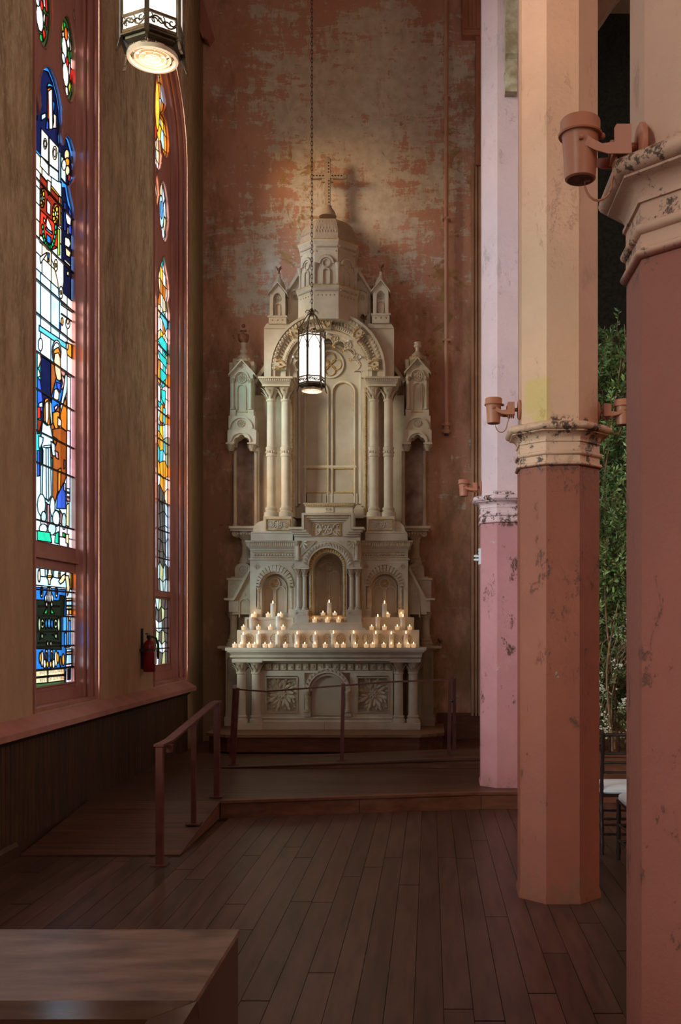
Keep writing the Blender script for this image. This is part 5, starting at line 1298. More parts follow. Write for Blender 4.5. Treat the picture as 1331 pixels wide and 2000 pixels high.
def face_frame(i, w):    # returns centre, tangent and normal of facet i (0 left oblique, 1 front, 2 right oblique)
    p = [Vector(q[:2]) for q in halfoct(w, 0)]; a, b = p[i+1], p[i+2]; t = (b-a).normalized(); return (a+b)/2, t, Vector((t.y,-t.x)), (b-a).length
def on_face(i, w, local, name, mat, sm=40):   # local mesh built in XZ around origin with -Y toward viewer
    c, t, n_, L = face_frame(i, w); mb = MB()
    mb.f = local.f; mb.v = [(c.x+t.x*v[0]+n_.x*(-v[1]), c.y+t.y*v[0]+n_.y*(-v[1]), v[2]) for v in local.v]
    return mb.build(name, mat, R, sm)
for i in range(3):
    r = 15*kd; zc = zd(517)
    m_ = MB(); m_.arch(0, zc, r*.74, r*1.02, -.03, .0, 0, PI, 18)
    on_face(i, wd(108), m_, 'drum_arch', plaster)
    m_ = MB(); 
    for q in range(11):
        a = PI*(q+.5)/11; m_.ball(r*1.12*math.cos(a), -.012, zc+r*1.12*math.sin(a), 1.5*kd, 1, .8, 1, 6, 4)
    on_face(i, wd(108), m_, 'drum_arch_beads', relief)
    m_ = MB(); m_.lathe([(r*.42,0),(r*.44,.02),(r*.58,.02),(r*.60,0)], 0, -.0, zc+r*.1, 18, axis='y', caps=False); m_.arch(0, zd(533), r*.40, r*.52, -.022, 0, 0, PI, 14, zd(556)); on_face(i, wd(108), m_, 'drum_tracery', plaster)
    m_ = MB()
    for q in range(5): m_.ball((-16+8*q)*kd, -.0, zd(579), 1.7*kd, 1, .8, 1, 7, 5)
    on_face(i, wd(117), m_, 'gilt_studs', gold)
    m_ = MB(); 
    for q in range(14): m_.box((-21+3.1*q)*kd, -.012, zd(571.5), (-21+3.1*q+1.8)*kd, 0, zd(568))
    on_face(i, wd(121), m_, 'dentil_row', plaster, 0)
    m_ = MB(); m_.ball(-19*kd,-.0,zd(492),1.7*kd); m_.ball(19*kd,-.0,zd(492),1.7*kd); on_face(i, wd(108), m_, 'gilt_studs', gold)
    m_ = MB()
    for q in range(14): m_.box((-20+3.0*q)*kd, -.012, zd(485), (-20+3.0*q+1.8)*kd, 0, zd(481.5))
    on_face(i, wd(112), m_, 'dentil_row', plaster, 0)
    m_ = MB()
    for j, (y, w_, tl) in enumerate(((450,108,.2),(443,104,.35),(435.5,97,.6),(428,88,.9))):
        c, t, n_, L = face_frame(i, wd(w_)); nl = int(L/kd/5.4)
        c0, _, _, _ = face_frame(i, wd(112))
        for q in range(nl):
            u = (q-(nl-1)/2)*L/nl*.98; off = -(c-c0).dot(n_)
            m_.leaf((u, off-.004, zd(y)), (0,-.12,-1), (0,-1,0), 6*kd, 2.2*kd, .2, 2)
    on_face(i, wd(112), m_, 'dome_scales', plaster_dark)
for i in range(1, 5):
    p = halfoct(wd(110), 0)[i]
    kk = kd; mb = MB(); r = 2.6*kk
    mb.lathe([(r*1.7,0),(r*1.7,r*.8),(r*1.1,r*1.2),(r,r*1.6),(r,26*kk),(r*1.3,27*kk),(r*1.3,28*kk),(r,29*kk),(r*2.2,38*kk),(r*2.4,41*kk)], p[0], p[1], zd(557), 10)
    mb.build('drum_colonnette', plaster, R, 40)
# cross
Yx = 12.98; X0 = wx(640.5,Yx)-.0; kx = Yx/F
MB().lathe([(17*kx,0),(17.2*kx,2*kx),(15*kx,5*kx),(15.2*kx,7*kx),(12*kx,13*kx),(8*kx,18*kx),(7.6*kx,19.5*kx),(8*kx,21*kx),(5.5*kx,22*kx)], X0, Yx, wz(424,Yx), 18).build('cross_knob', plaster_dark, R, 40)
mb = MB()
def taper(a, b, w0, w1, d):    # flat tapering bar with lozenge ends
    a, b = Vector(a), Vector(b); t = (b-a).normalized(); n = Vector((-t.y,t.x))
    pts = [a-n*w0, b-n*w1, b+n*w1, a+n*w0]; mb.prism([(q.x,q.y) for q in pts], Yx-d, Yx+d)
ctr = (X0, wz(345,Yx))
taper((X0,wz(318,Yx)),(X0,wz(403,Yx)),5.6*kx,5.0*kx,.030); taper((X0-4*kx,wz(345,Yx)),(X0-31*kx,wz(345,Yx)),4.4*kx,5.4*kx,.027); taper((X0+4*kx,wz(345,Yx)),(X0+31*kx,wz(345,Yx)),4.4*kx,5.4*kx,.027)
mb.ball(X0,Yx,wz(314,Yx),6.6*kx,1,.6,1.2,10,6); mb.ball(X0-32*kx,Yx,wz(345,Yx),6*kx,1.1,.6,1,10,6); mb.ball(X0+32*kx,Yx,wz(345,Yx),6*kx,1.1,.6,1,10,6)
for a in (-1,1):
    for b in (-1,1): mb.box(X0+a*5*kx, Yx-.02, wz(345+b*5,Yx), X0+a*11*kx, Yx+.02, wz(345+b*11,Yx))
mb.build('cross', plaster_dark, R, 30)
mb = MB()
for i in range(8): mb.ball(X0+2.6*kx, Yx-.031, wz(355+6*i,Yx), .009); 
for i in range(4): mb.ball(X0+(9+6*i)*kx, Yx-.031, wz(345,Yx), .009); mb.ball(X0-(9+6*i)*kx, Yx-.031, wz(345,Yx), .009); mb.ball(X0+2*kx, Yx-.031, wz(338-6*i,Yx), .009)
mb.build('cross_studs', lead, R, 50)

# ------------------------------------------------------------------ side turrets, left and right of the reredos
def turret(s):
    X = (lambda x: x) if s < 0 else (lambda x: 1288-x)
    Yu = 12.86; ku = Yu/F; dy = 0 if s < 0 else -4
    side = 'by the window wall, topped with a dark broken urn' if s < 0 else 'on the pipe side, topped with a pale knob'
    U = thing('side_turret', f'slim cream side turret {side}', 'turret', (wx(X(472),Yu),13.0,.36))
    def B_(name, mat, *q):
        mb = MB()
        for x0,y0,x1,y1,a,b in q: pb(mb, min(X(x0),X(x1)), y0, max(X(x0),X(x1)), y1, a, b)
        return mb.build(name, mat, U, 0)
    def Pp(name, mat, pts, a, b, sm=20):
        mb = MB(); pp(mb, [(X(x),y) for x, y in pts], a, b); return mb.build(name, mat, U, sm)
    cx = wx(X(472),Yu)
    Pp('turret_body', plaster, [(450,808),(450,732+dy),(448,730+dy),(472,704+dy),(497,730+dy),(494,732+dy),(494,808)], Yu, 13.19)
    for a, b in (((446,733+dy),(472,704+dy)),((472,704+dy),(498,733+dy))):
        Pp('gable_coping', plaster, [a, b, (b[0],b[1]-3.6), (a[0],a[1]-3.0)], Yu-.05, 13.1, 0)
    B_('gable_return', plaster_dark, (455,700+dy,488,722+dy,12.93,13.19)); B_('corner_merlon', plaster_dark, (489,706+dy,496,724+dy,12.92,13.19), (448,708+dy,455,726+dy,12.92,13.19))
    rosette(MB(), cx, wz(739+dy,Yu), Yu, 10.5*ku, 9).build('rosette', relief, U, 40)
    quatrefoil(MB(), cx, wz(716+dy,Yu), Yu, 4*ku).build('quatrefoil', relief, U, 40)
    mb = MB(); mb.arch(cx, wz(739+dy,Yu), 12*ku, 14.5*ku, Yu-.018, Yu+.01, -.3, PI+.3, 20); mb.build('hood_mould', plaster, U, 30)
    mb = MB(); mb.arch(cx, wz(760+dy,Yu), 7.5*ku, 9.2*ku, Yu-.014, Yu+.01, 0, PI, 16, wz(801,Yu)); mb.build('panel_arch', plaster, U, 30)
    mb = MB(); mb.arch(cx, wz(760+dy,Yu), 6.8*ku, 7.6*ku, Yu-.008, Yu+.01, 0, PI, 16, wz(800,Yu)); mb.box(cx-12*ku,Yu-.01,wz(806,Yu),cx+12*ku,Yu+.01,wz(804,Yu)); mb.build('gilt_panel_line', gold, U, 30)
    for q in (455,490):
        colonnette(Yu-.01, X(q), 748+dy, 800, 3.0, Yu, cap=False).build('colonnette', plaster, U, 40)
        bell(MB(), wx(X(q),Yu), Yu-.01, wz(749+dy,Yu), wz(740+dy,Yu), 3.2*ku, 5*ku, 6, .6).build('leaf_capital', relief, U, 40)
        B_('colonnette_block', plaster, (q-5.5,800,q+5.5,812,Yu-.03,13.1))
    B_('turret_base', plaster, (449,806,495,813,Yu-.015,13.19))
    B_('canopy_block', plaster, (446.5,812,498,841,Yu-.03,13.19)); 
    rosette(MB(), cx, wz(828,Yu), Yu-.032, 7.5*ku, 8).build('rosette', relief, U, 40)
    mb = MB(); mb.arch(cx, wz(838,Yu), 20.5*ku, 23*ku, Yu-.05, Yu, 0, PI, 22); mb.build('canopy_hood', plaster, U, 30)
    arc = []
    for i in range(25):
        a = PI*i/24; q = (i/24*3) % 1; r = 13.5+2.8*abs(math.sin(PI*q)) if 0 < i < 24 else 16.5; arc.append((472+r*math.cos(a), 868-19*math.sin(a)*(r/16)))
    Pp('cusped_canopy', plaster, [(444.5,868),(444.5,840),(500.5,840),(500.5,868)]+arc, Yu-.06, 13.05)
    mb = MB(); mb.arch(cx, wz(866,Yu), 18*ku, 20.5*ku, Yu-.08, Yu-.04, 0.1, PI-.1, 22); mb.build('canopy_roll', plaster, U, 30)
    for q in (451.5,493.5):
        mb = MB(); bell(mb, wx(X(q),Yu), Yu+.0, wz(881,Yu), wz(869,Yu), 4.5*ku, 8*ku, 8, .5); mb.box(wx(X(q),Yu)-8.5*ku, Yu-.068, wz(869,Yu), wx(X(q),Yu)+8.5*ku, Yu+.06, wz(866,Yu)); mb.build('pendant_capital', relief, U, 40)
        xx = X(q+(7 if q < 470 else 6.5))
        colonnette(12.94, xx, 880, 1028, 3.4, 12.9, cap=False).build('tall_colonnette', plaster_dark, U, 40)
    B_('backing_stone', stone_back, (460,842,500,1030,13.10,13.19))
    B_('shelf', plaster_dark, (447,1027,505,1032,12.80,13.19), (450,1032,503,1037,12.84,13.19))
    mb = MB(); z0, z1 = wz(1056,12.9), wz(1037,12.9); x_ = wx(X(477),12.9)
    mb.lathe([(8*ku,0),(8.5*ku,3*ku),(14*ku,9*ku),(21*ku,15*ku),(22*ku,19*ku)], x_, 13.03, z0, 14)
    for q in (-1,1): mb.lathe([(6*ku,-.10),(6*ku,.10)], x_+q*18*ku, 13.0, wz(1042,12.9), 14, axis='y'); mb.lathe([(2.5*ku,.10),(2.5*ku,.115)], x_+q*18*ku, 13.0, wz(1042,12.9), 10, axis='y')
    for i in range(5): mb.ball(x_+(i-2)*6*ku, 12.90, wz(1042,12.9), 3*ku)
    mb.build('volute_corbel', relief, U, 40)
    MB().lathe([(13*ku,0),(13.5*ku,4*ku),(11*ku,8*ku),(11.5*ku,11*ku),(9.5*ku,14*ku),(8.5*ku,17*ku),(8*ku,38*ku),(9.5*ku,42*ku),(10*ku,45*ku)], x_, 13.03, wz(1100,12.9), 18).build('corbel_shaft', plaster_dark, U, 40)
    Pp('rounded_block', plaster_dark, [(459,1126),(459,1112)]+[(475-16*math.cos(PI*i/10),1112-12*math.sin(PI*i/10)) for i in range(11)]+[(491,1112),(491,1126)], 12.90, 13.19)
    rosette(MB(), wx(X(475),12.9), wz(1113,12.9), 12.90, 8*ku, 4).build('rosette', relief, U, 40)
    B_('sloped_weathering', plaster_dark, (451,1126,491,1131,12.88,13.19)) 
    B_('turret_block', plaster_dark, (445,1131,478,1171,12.84,13.19), (443,1129,480,1132.5,12.82,13.19))
    quatrefoil(MB(), wx(X(456),12.84), wz(1147,12.84), 12.84, 5.5*ku).build('quatrefoil', relief, U, 40)
    Pp('raking_wall', plaster_dark, [(454,1172),(490,1112),(490,1200),(454,1200)], 12.80, 13.0, 0)
    quatrefoil(MB(), wx(X(477),12.8), wz(1160,12.8), 12.80, 5*ku).build('quatrefoil', relief, U, 40)
    mb = MB(); mb.arch(wx(X(478),12.8), wz(1180,12.8), 9*ku, 11*ku, 12.785, 12.81, 0, PI, 14, wz(1206,12.8)); mb.build('panel_arch', plaster_dark, U, 30)
    Pp('raking_coping', plaster_dark, [(438,1172),(438,1168),(455,1168),(489,1105),(489,1114),(459,1171),(455,1173)], 12.75, 13.0, 0)
    B_('bracket_block', plaster_dark, (447,1173,466,1195,12.785,13.19))
    bell(MB(), wx(X(455),12.86), 12.92, wz(1210,12.86), wz(1196,12.86), 6*ku, 11*ku, 8, .5).build('leaf_capital', relief, U, 40)
    MB().lathe([(14*ku,0),(14*ku,5*ku),(11*ku,8*ku),(12*ku,12*ku),(8.5*ku,15*ku),(9*ku,20*ku),(7*ku,24*ku),(6.6*ku,50*ku),(8*ku,52*ku)], wx(X(455),12.86), 12.92, wz(1262,12.86), 18).build('turret_column', plaster_dark, U, 40)
    B_('turret_pedestal', plaster_dark, (441,1268,492,1400,12.87,13.19), (438,1400,494,1425,12.84,13.19), (425,1262,494,1266.5,12.80,13.19), (434,1266,494,1270,12.84,13.19))
    mb = MB(); xq = wx(X(452),12.87); mb.arch(xq, wz(1290,12.87), 7.5*ku, 9.5*ku, 12.855, 12.88, 0, PI, 14, wz(1390,12.87)); mb.build('panel_arch', plaster_dark, U, 30)
    B_('lower_wall', plaster_dark, (466,1190,500,1425,13.02,13.19))
    # finial
    MB().lathe([(17*ku,0),(17*ku,4*ku),(14*ku,7*ku),(13.5*ku,9*ku),(10*ku,14*ku),(5*ku,18*ku),(4.5*ku,20*ku)], cx, 13.0, wz(704+dy,Yu), 16).build('turret_dome', plaster_dark, U, 40)
    mb = MB()
    for i in range(18):
        a = 2*PI*i/18; mb.ball(cx+14.2*ku*math.cos(a), 13.0+14.2*ku*math.sin(a), wz(696.5+dy,Yu), 1.3*ku, 1, 1, 1, 6, 4)
    mb.build('gilt_beading', gold, U, 50)
    zf = wz(686+dy,Yu)
    if s < 0:
        MB().lathe([(4.5*ku,0),(7*ku,3*ku),(7.4*ku,6*ku),(5*ku,9*ku),(4.5*ku,14*ku),(5.5*ku,18*ku),(6*ku,22*ku)], cx, 13.0, zf, 14).build('finial_neck', plaster_dark, U, 40)
        mb = MB(); mb.lathe([(5.5*ku,0),(9.5*ku,4*ku),(11*ku,9*ku),(11.2*ku,16*ku)], cx, 13.0, zf+22*ku, 14)
        mb.lathe([(1.6*ku,0),(1.8*ku,10*ku)], cx, 13.0, zf+34*ku, 8)
        for q in (-4,0,4): mb.ball(cx+q*ku, 13.0, zf+46*ku, 3*ku, 1, 1, .8)
        mb.ball(cx, 13.0, zf+56*ku, 4*ku); mb.build('broken_urn', urn_red, U, 40)
    else:
        MB().lathe([(4.5*ku,0),(4*ku,6*ku),(4.4*ku,8*ku),(7*ku,10*ku),(7.4*ku,13*ku),(6*ku,15*ku),(6*ku,16*ku),(7.4*ku,17*ku),(7*ku,19*ku)], cx, 13.0, zf, 14).build('finial_knob', plaster, U, 40)
    # arm tying the turret to the pier
    Pp('tie_arm', plaster_dark, [(494,744),(522,704),(522,716),(500,748)], 13.0, 13.19, 0)
turret(-1); turret(1)
# dry flowers left on the haunch of the arch and on the turret ledge
for x, y, lab in ((711,620,'small dried flower head lying on the haunch of the great arch'),(858,1254,'dried flower bunch standing on the turret ledge beside the altar table')):
    Yq = 12.92; t_ = thing('dried_flower', lab, 'dried flower', (wx(x,Yq),Yq,wz(y+11,Yq))); X_, Z_ = wx(x,Yq), wz(y,Yq)
    mb = MB(); R_ = random.Random(x)
    for i in range(34):
        a, b = R_.uniform(0,2*PI), R_.uniform(-.6,1.4); d = Vector((math.cos(a)*math.cos(b), math.sin(a)*math.cos(b), math.sin(b))); mb.leaf((X_,Yq,Z_), d, d.cross(Vector((0.3,0.2,1))), R_.uniform(.03,.075), .012, .6, 3)
    mb.build('petals', stem_mat, t_, 40)
    MB().tube([(X_,Yq,Z_-.07),(X_+.01,Yq,Z_)], .008, 6).build('stem', stem_mat, t_, 40)

# ================================================================== candles
def ordn(i): return ('first','second','third','fourth','fifth','sixth','seventh','eighth','ninth','tenth','eleventh','twelfth','thirteenth','fourteenth','fifteenth','sixteenth','seventeenth','eighteenth','nineteenth','twentieth','twenty-first')[i]
def flame(mb, x, y, z, s=1.0): return mb.lathe([(.001,0),(.006*s,.006*s),(.0075*s,.013*s),(.005*s,.024*s),(.001,.036*s)], x, y, z, 8)
def pillar():
    t = thing('pillar_candle', 'x', 'candle', (0,0,0))
    MB().lathe([(.029,0),(.030,.003),(.030,.160),(.028,.166),(.023,.164),(.018,.158),(.002,.157)], 0, 0, 0, 18).build('wax_body', wax, t, 40)
    MB().tube([(0,0,.155),(.001,0,.172)], .0016, 5).build('wick', black, t, 0)
    flame(MB(), 0, 0, .165).build('flame', flame_mat, t, 60); return t
def tealight():
    t = thing('tealight_candle', 'x', 'candle', (0,0,0))
    MB().lathe([(.020,0),(.027,.002),(.031,.046),(.0285,.046),(.0245,.006),(.002,.005)], 0, 0, 0, 16).build('glass_cup', teaglass, t, 40)
    MB().lathe([(.024,.006),(.0265,.030),(.002,.031)], 0, 0, 0, 14).build('wax_fill', wax, t, 40)
    flame(MB(), 0, 0, .033, 1.0).build('flame', flame_mat, t, 60); return t
pil, tea = pillar(), tealight(); used = {pil: False, tea: False}
def put(src, x, y, z, label, group, h=1.0):
    if not used[src]: used[src] = True; o = src
    else: o = copy_tree(src)
    o.location = (x, y, z); o.scale = (1,1,h); o.rotation_euler = (0,0,(x*7.3) % 6.28); o['label'] = label; o['group'] = group
    return o
cxz = lambda zx: 430+zx/2.958
zT = wz(1265,Y0); zL1 = wz(1230.5,12.42); zL2 = wz(1205.5,12.632); zN = wz(1203.5,12.545); zS = wz(1216,12.50)
for i, q in enumerate((133,222,333,445,550,655,772,900,990,1075)):
    put(pil, wx(cxz(q),12.36), 12.372, zT, f'tall white pillar candle, {ordn(i)} from the window end of the altar table', 'pillar candles on the altar table', (.96,1.02,1,1,.98,1.05,1.05,1.02,1,1.03)[i])
for i, q in enumerate((85,120,168,200,260,292,378,443,490,548,608,676,713,783,845,882,947,990,1035,1087,1119)):
    put(tea, wx(cxz(q),12.30), 12.297, zT, f'glass tealight, {ordn(i)} from the window end of the altar table', 'tealights on the altar table')
for i, q in enumerate((182,335,912,1057)):
    put(pil, wx(cxz(q),12.57), 12.58, zL1, f'pillar candle on the lower ledge, {ordn(i)} of four from the window end', 'pillar candles on the lower ledge', (1,1.05,1,1)[i])
for i, q in enumerate((136,222,291,365,877,951,1025,1097)):
    put(tea, wx(cxz(q),12.53), 12.53, zL1, f'glass tealight on the lower ledge, {ordn(i)} of eight from the window end', 'tealights on the lower ledge')
put(pil, wx(cxz(305),12.66), 12.665, zL2, 'pillar candle before the arched cabinet nearer the window wall', 'pillar candles on the upper level', 1.05)
put(pil, wx(cxz(951),12.66), 12.665, zL2, 'pillar candle before the arched cabinet on the pipe side', 'pillar candles on the upper level', 1.05)
put(pil, wx(cxz(630),12.66), 12.68, zN, 'pillar candle standing alone inside the tabernacle niche', 'pillar candles on the upper level', 1.05)
for i, (q, lab) in enumerate(((198,'tealight on the upper ledge nearest the window wall'),(277,'tealight on the upper ledge just window-side of the cabinet candle'),(350,'tealight on the upper ledge against the tabernacle, window side'),(970,'tealight on the upper ledge close beside the pipe-side cabinet candle'),(1047,'tealight on the upper ledge at its pipe-side end'))):
    put(tea, wx(cxz(q),12.66), 12.672, zL2, lab, 'tealights on the upper ledge')
for q, lab in ((595,'tealight in the niche on the window side of its pillar candle'),(663,'tealight in the niche on the pipe side of its pillar candle')):
    put(tea, wx(cxz(q),12.62), 12.63, zN, lab, 'tealights in the tabernacle niche')
for q, lab in ((547,'tealight before the zigzag band, nearest the window'),(620,'tealight before the zigzag band, middle of three'),(685,'tealight before the zigzag band, nearest the pipe')):
    put(tea, wx(cxz(q),12.50), 12.503, zS, lab, 'tealights on the tabernacle step')
# ================================================================== hanging lanterns
def lantern(name_label, x, y, zbase, rot, nlinks):
    t = thing('hanging_lantern', name_label, 'lantern', (x,y,zbase)); R_ = .150
    zg0, zg1 = .165, .62                                     # glass from / to
    V6 = [(R_*math.cos(rot+PI/3*i), R_*math.sin(rot+PI/3*i)) for i in range(6)]
    W_ = lambda p, z, k=1.0: (x+p[0]*k, y+p[1]*k, zbase+z)
    for i in range(6):
        a, b = Vector(V6[i]), Vector(V6[(i+1) % 6]); m_ = (a+b)/2; tdir = (b-a).normalized(); nrm = m_.normalized(); L = (b-a).length
        def at(u, z, o=0.0): q = m_+tdir*u+nrm*o; return (x+q.x, y+q.y, zbase+z)
        # post with claw foot
        mb = MB(); d = a.normalized()
        def bar(z0, z1, r0, r1, w=.0105):
            s_ = Vector((-d.y, d.x))*w; p = []
            for z, r in ((z0,r0),(z1,r1)):
                for o_, e in ((-.006,-1),(.007,-1),(.007,1),(-.006,1)):
                    q = d*(r+o_)+s_*e; p.append((x+q.x,y+q.y,zbase+z))
            mb.hexa([p[0],p[1],p[2],p[3],p[4],p[5],p[6],p[7]])
        bar(.062,.70,R_,R_); bar(.02,.065,R_+.012,R_+.001,.006); bar(.0,.022,R_+.022,R_+.011,.003); mb.build('post', iron, t, 0)
        hl = L/2-.006
        MB().add([at(-hl,zg0-.06,-.006),at(hl,zg0-.06,-.006),at(hl,zg1+.02,-.006),at(-hl,zg1+.02,-.006)],[(0,1,2,3)]).build('glass_panel', lampglass, t, 0)
        # lower pierced band: rails with scrolling vine
        mb = MB()
        def rail(z, h, o0=-.003, o1=.005): mb.hexa([at(-hl,z,o0),at(hl,z,o0),at(hl,z,o1),at(-hl,z,o1),at(-hl,z+h,o0),at(hl,z+h,o0),at(hl,z+h,o1),at(-hl,z+h,o1)])
        rail(.155,.012); rail(.085,.014); rail(.070,.008,-.002,.012)
        def vine(fn, r, n=12): mb.tube([at(*fn(j/(n-1)), .003) for j in range(n)], r, 5)
        vine(lambda q: (-hl*.9+1.8*hl*q, .125+.020*math.sin(2*PI*q)), .0042)
        for u0, z0, sg in ((-.6,.120,1),(-.15,.132,-1),(.25,.118,1),(.62,.134,-1)):
            vine(lambda q, u0=u0, z0=z0, sg=sg: (hl*u0+.017*(1-.6*q)*math.cos(5.2*q), z0+sg*.017*(1-.6*q)*math.sin(5.2*q)), .0034, 9)
        for u0 in (-.8,.0,.8): vine(lambda q, u0=u0: (hl*(u0+.22*q), .150-.04*q*q), .003, 5)
        mb.build('pierced_band', iron, t, 40)
        # pointed arch head and crest
        mb = MB()
        rail(.615,.014)
        for sg in (-1,1):
            vine(lambda q: (sg*hl*(1-q)**.75*.96, .515+.105*q**.8), .0036, 9); vine(lambda q: (sg*hl*(.96-.10*math.sin(PI*q)), .47+.045*q), .0034, 6)
            vine(lambda q: (sg*(hl*.5+.020*(1-.5*q)*math.cos(5.5*q)), .650+.020*(1-.5*q)*math.sin(5.5*q)), .0036, 10)
            vine(lambda q: (sg*hl*(.15+.5*math.sin(PI*q)), .630+.055*q), .0032, 8)
        for dz in (0,.014): mb.ball(*at(0,.672+dz,.003), .009); 
        mb.ball(*at(-.011,.676,.003), .007); mb.ball(*at(.011,.676,.003), .007); mb.build('arched_crest', iron, t, 40)
        # rib of the openwork dome
        mb = MB(); pts = []
        for j in range(10):
            q = j/9; r = R_*(1-q)**.62*(1-.12*q)+.020*q; pts.append((x+d.x*r, y+d.y*r, zbase+.69+.16*q+.045*q*q))
        mb.tube(pts, .0055, 6); mb.tube([(x+d.x*(.02+.026*(1-math.cos(q))), y+d.y*(.02+.026*(1-math.cos(q))), zbase+.905+.022*math.sin(q)) for q in [i*.75 for i in range(6)]], .0045, 5); mb.build('dome_rib', iron, t, 40)
    MB().lathe([(.024,.865),(.030,.875),(.030,.905),(.018,.915),(.014,.935),(.016,.945),(.006,.955)], x, y, zbase, 12).build('collar', iron, t, 40)
    mb = MB(); mb.lathe([(R_-.004,.085),(R_*.93,.06),(.118,.045),(.118,.03),(.112,.03),(.112,.06),(.11,.075)], x, y, zbase, 6, ph=rot, caps=False); mb.build('bottom_frame', iron, t, 0)
    MB().lathe([(.117,.032),(.119,.022),(.117,.012),(.104,.010),(.102,.020),(.104,.045)], x, y, zbase, 32, caps=False).build('bottom_ring', lamplouvre, t, 50)
    for r in (.084,.062,.036): MB().lathe([(r,.048),(r+.001,.018),(r-.002,.018),(r-.003,.048)], x, y, zbase, 28, caps=False).build('louvre_ring', lamplouvre, t, 50)
    for i in range(3):
        a = rot+PI/3*i+.3; c_, s_ = math.cos(a), math.sin(a); n_ = Vector((-s_, c_))*.0015
        mb = MB().hexa([(x+c_*r+n_.x*w, y+s_*r+n_.y*w, zbase+z+.0004*i) for z in (.022,.045) for r, w in ((-.108,-1),(.108,-1),(.108,1),(-.108,1))]); mb.build('louvre_spoke', lamplouvre, t, 0)
    MB().lathe([(.001,.070),(.107,.070),(.107,.072),(.001,.072)], x, y, zbase, 24).build('bulb', lampbulb, t, 40)
    # chain
    if nlinks:
        pts = []
        for j in range(14):
            q = 2*PI*j/14; pts.append((.011*math.cos(q), 0, .028*math.sin(q)))
        o0 = MB().tube(pts, .0042, 5, True).build('chain_link', iron, None, 60)
        for i in range(nlinks):
            o_ = o0 if i == 0 else o0.copy()
            if i: COL.objects.link(o_)
            o_.parent = t; o_.location = (.0, 0, .985+.047*i); o_.rotation_euler = (0, 0, rot+.4+(PI/2 if i % 2 else 0))
    MB().tube([(x,y,zbase+.95),(x,y,zbase+.985)] if nlinks else [(x,y,zbase+.95),(x,y,10.6)], .006, 6).build('hook', iron, t, 40)
    if nlinks:
        MB().lathe([(.05,-.04),(.06,-.01),(.06,0)], x, y, 10.6, 14).build('ceiling_rose', iron, t, 40)
    l = bpy.data.lights.new('lantern_bulb', 'POINT'); l.energy = 3.0; l.color = (1,.86,.70); l.shadow_soft_size = .1
    lo = bpy.data.objects.new('lantern_bulb', l); COL.objects.link(lo); lo.location = (x,y,zbase-.04)
    return t
lantern('lit bronze hexagonal lantern hanging whole on its chain before the altar arch', -1.335, 11.3, 4.29, -PI/2-.22, 118)
lantern('large lit bronze hexagonal lantern cut off by the top of the view', -1.305, 4.7, 4.30, -PI/2+.10, 0)

# ================================================================== spotlights on the columns
def spot(loc, rotz, label):
    t = thing('wall_spotlight', label, 'spotlight', (0,0,0)); t.rotation_euler = (0,0,0); px = -1
    MB().lathe([(.001,-.0),(.058,0),(.060,.003),(.060,.013),(.054,.017),(.001,.017)], 0, 0, 0, 24, axis='y').build('back_plate', fixture_paint, t, 40)
    MB().lathe([(.012,.015),(.012,.040)], 0, 0, 0, 12, axis='y').build('swivel', fixture_paint, t, 40)
    mb = MB(); Yf_ = -.038
    mb.hexa([(-.032,-.085,-.034),(.032,-.085,-.034),(.032,-.036,-.034),(-.032,-.036,-.034),(-.032,-.070,.040),(.032,-.070,.040),(.032,-.040,.040),(-.032,-.040,.040)]); mb.build('junction_box', fixture_paint, t, 0)
    mb = MB()
    for i in range(4): mb.box(-.026,-.078+.011*i,-.048,.026,-.072+.011*i,-.034)
    mb.build('cooling_fin', fixture_paint, t, 0)
    for s in (-1,1):
        mb = MB(); pts = [(-.040,.040),(-.078,.040),(-.084,.030),(-.084,-.006),(-.115,-.010),(-.14,.002),(-.16,.018),(-.174,.012),(-.176,-.004),(-.162,-.012),(-.135,-.026),(-.10,-.036),(-.040,-.036)]
        mb.prismx(pts, s*.040, s*.044); mb.build('yoke_arm', fixture_paint, t, 0)
        MB().lathe([(.006,-.0),(.006,.010)], 0, 0, 0, 8, axis='y').build('pivot_bolt', fixture_paint, t, 40).location = (s*.048,-.165,.004)
    MB().lathe([(.036,-.085),(.040,-.082),(.0465,.020),(.048,.026),(.050,.030),(.050,.034),(.048,.036)], 0, -.165, 0, 28).build('lamp_can', fixture_paint, t, 40)
    MB().lathe([(.056,.028),(.058,.032),(.052,.040),(.052,.066),(.049,.070),(.044,.070),(.043,.05),(.001,.048)], 0, -.165, 0, 28).build('lens_hood', fixture_paint, t, 40)
    MB().lathe([(.001,-.0855),(.034,-.0855),(.034,-.083)], 0, -.165, 0, 20).build('perforated_base', simple('dark_vent', (.10,.035,.022), (.2,.07,.045), 60, .6, 0), t, 0)
    MB().ball(0,-.108,.030,.009).build('clamp_knob', fixture_paint, t, 40)
    MB().tube([(0,-.165+.025*math.cos(0)-.0,-.085)]+[(0,-.118-.036*math.cos(q),-.088-.050*math.sin(q)) for q in [PI*i/10 for i in range(11)]]+[(0,-.070,-.048)], .0035, 6).build('cable', fixture_paint, t, 50)
    t.location = loc; t.rotation_euler = (0,0,rotz); return t
Sx = .231
spot((.79-Sx-.002,2.60,2.895), -PI/2, 'large terracotta painted spotlight on the nearest column')
spot((.79-Sx-.002,6.13,2.975), -PI/2, 'terracotta painted spotlight beside the yellow patch of the middle column')
spot((.79+Sx+.002,6.13,2.965), PI/2, 'terracotta painted spotlight on the nave side of the middle column, in front of the shrubs')
spot((.72-Sx-.002,9.42,2.955), -PI/2, 'pink painted spotlight on the lavender column near the altar')

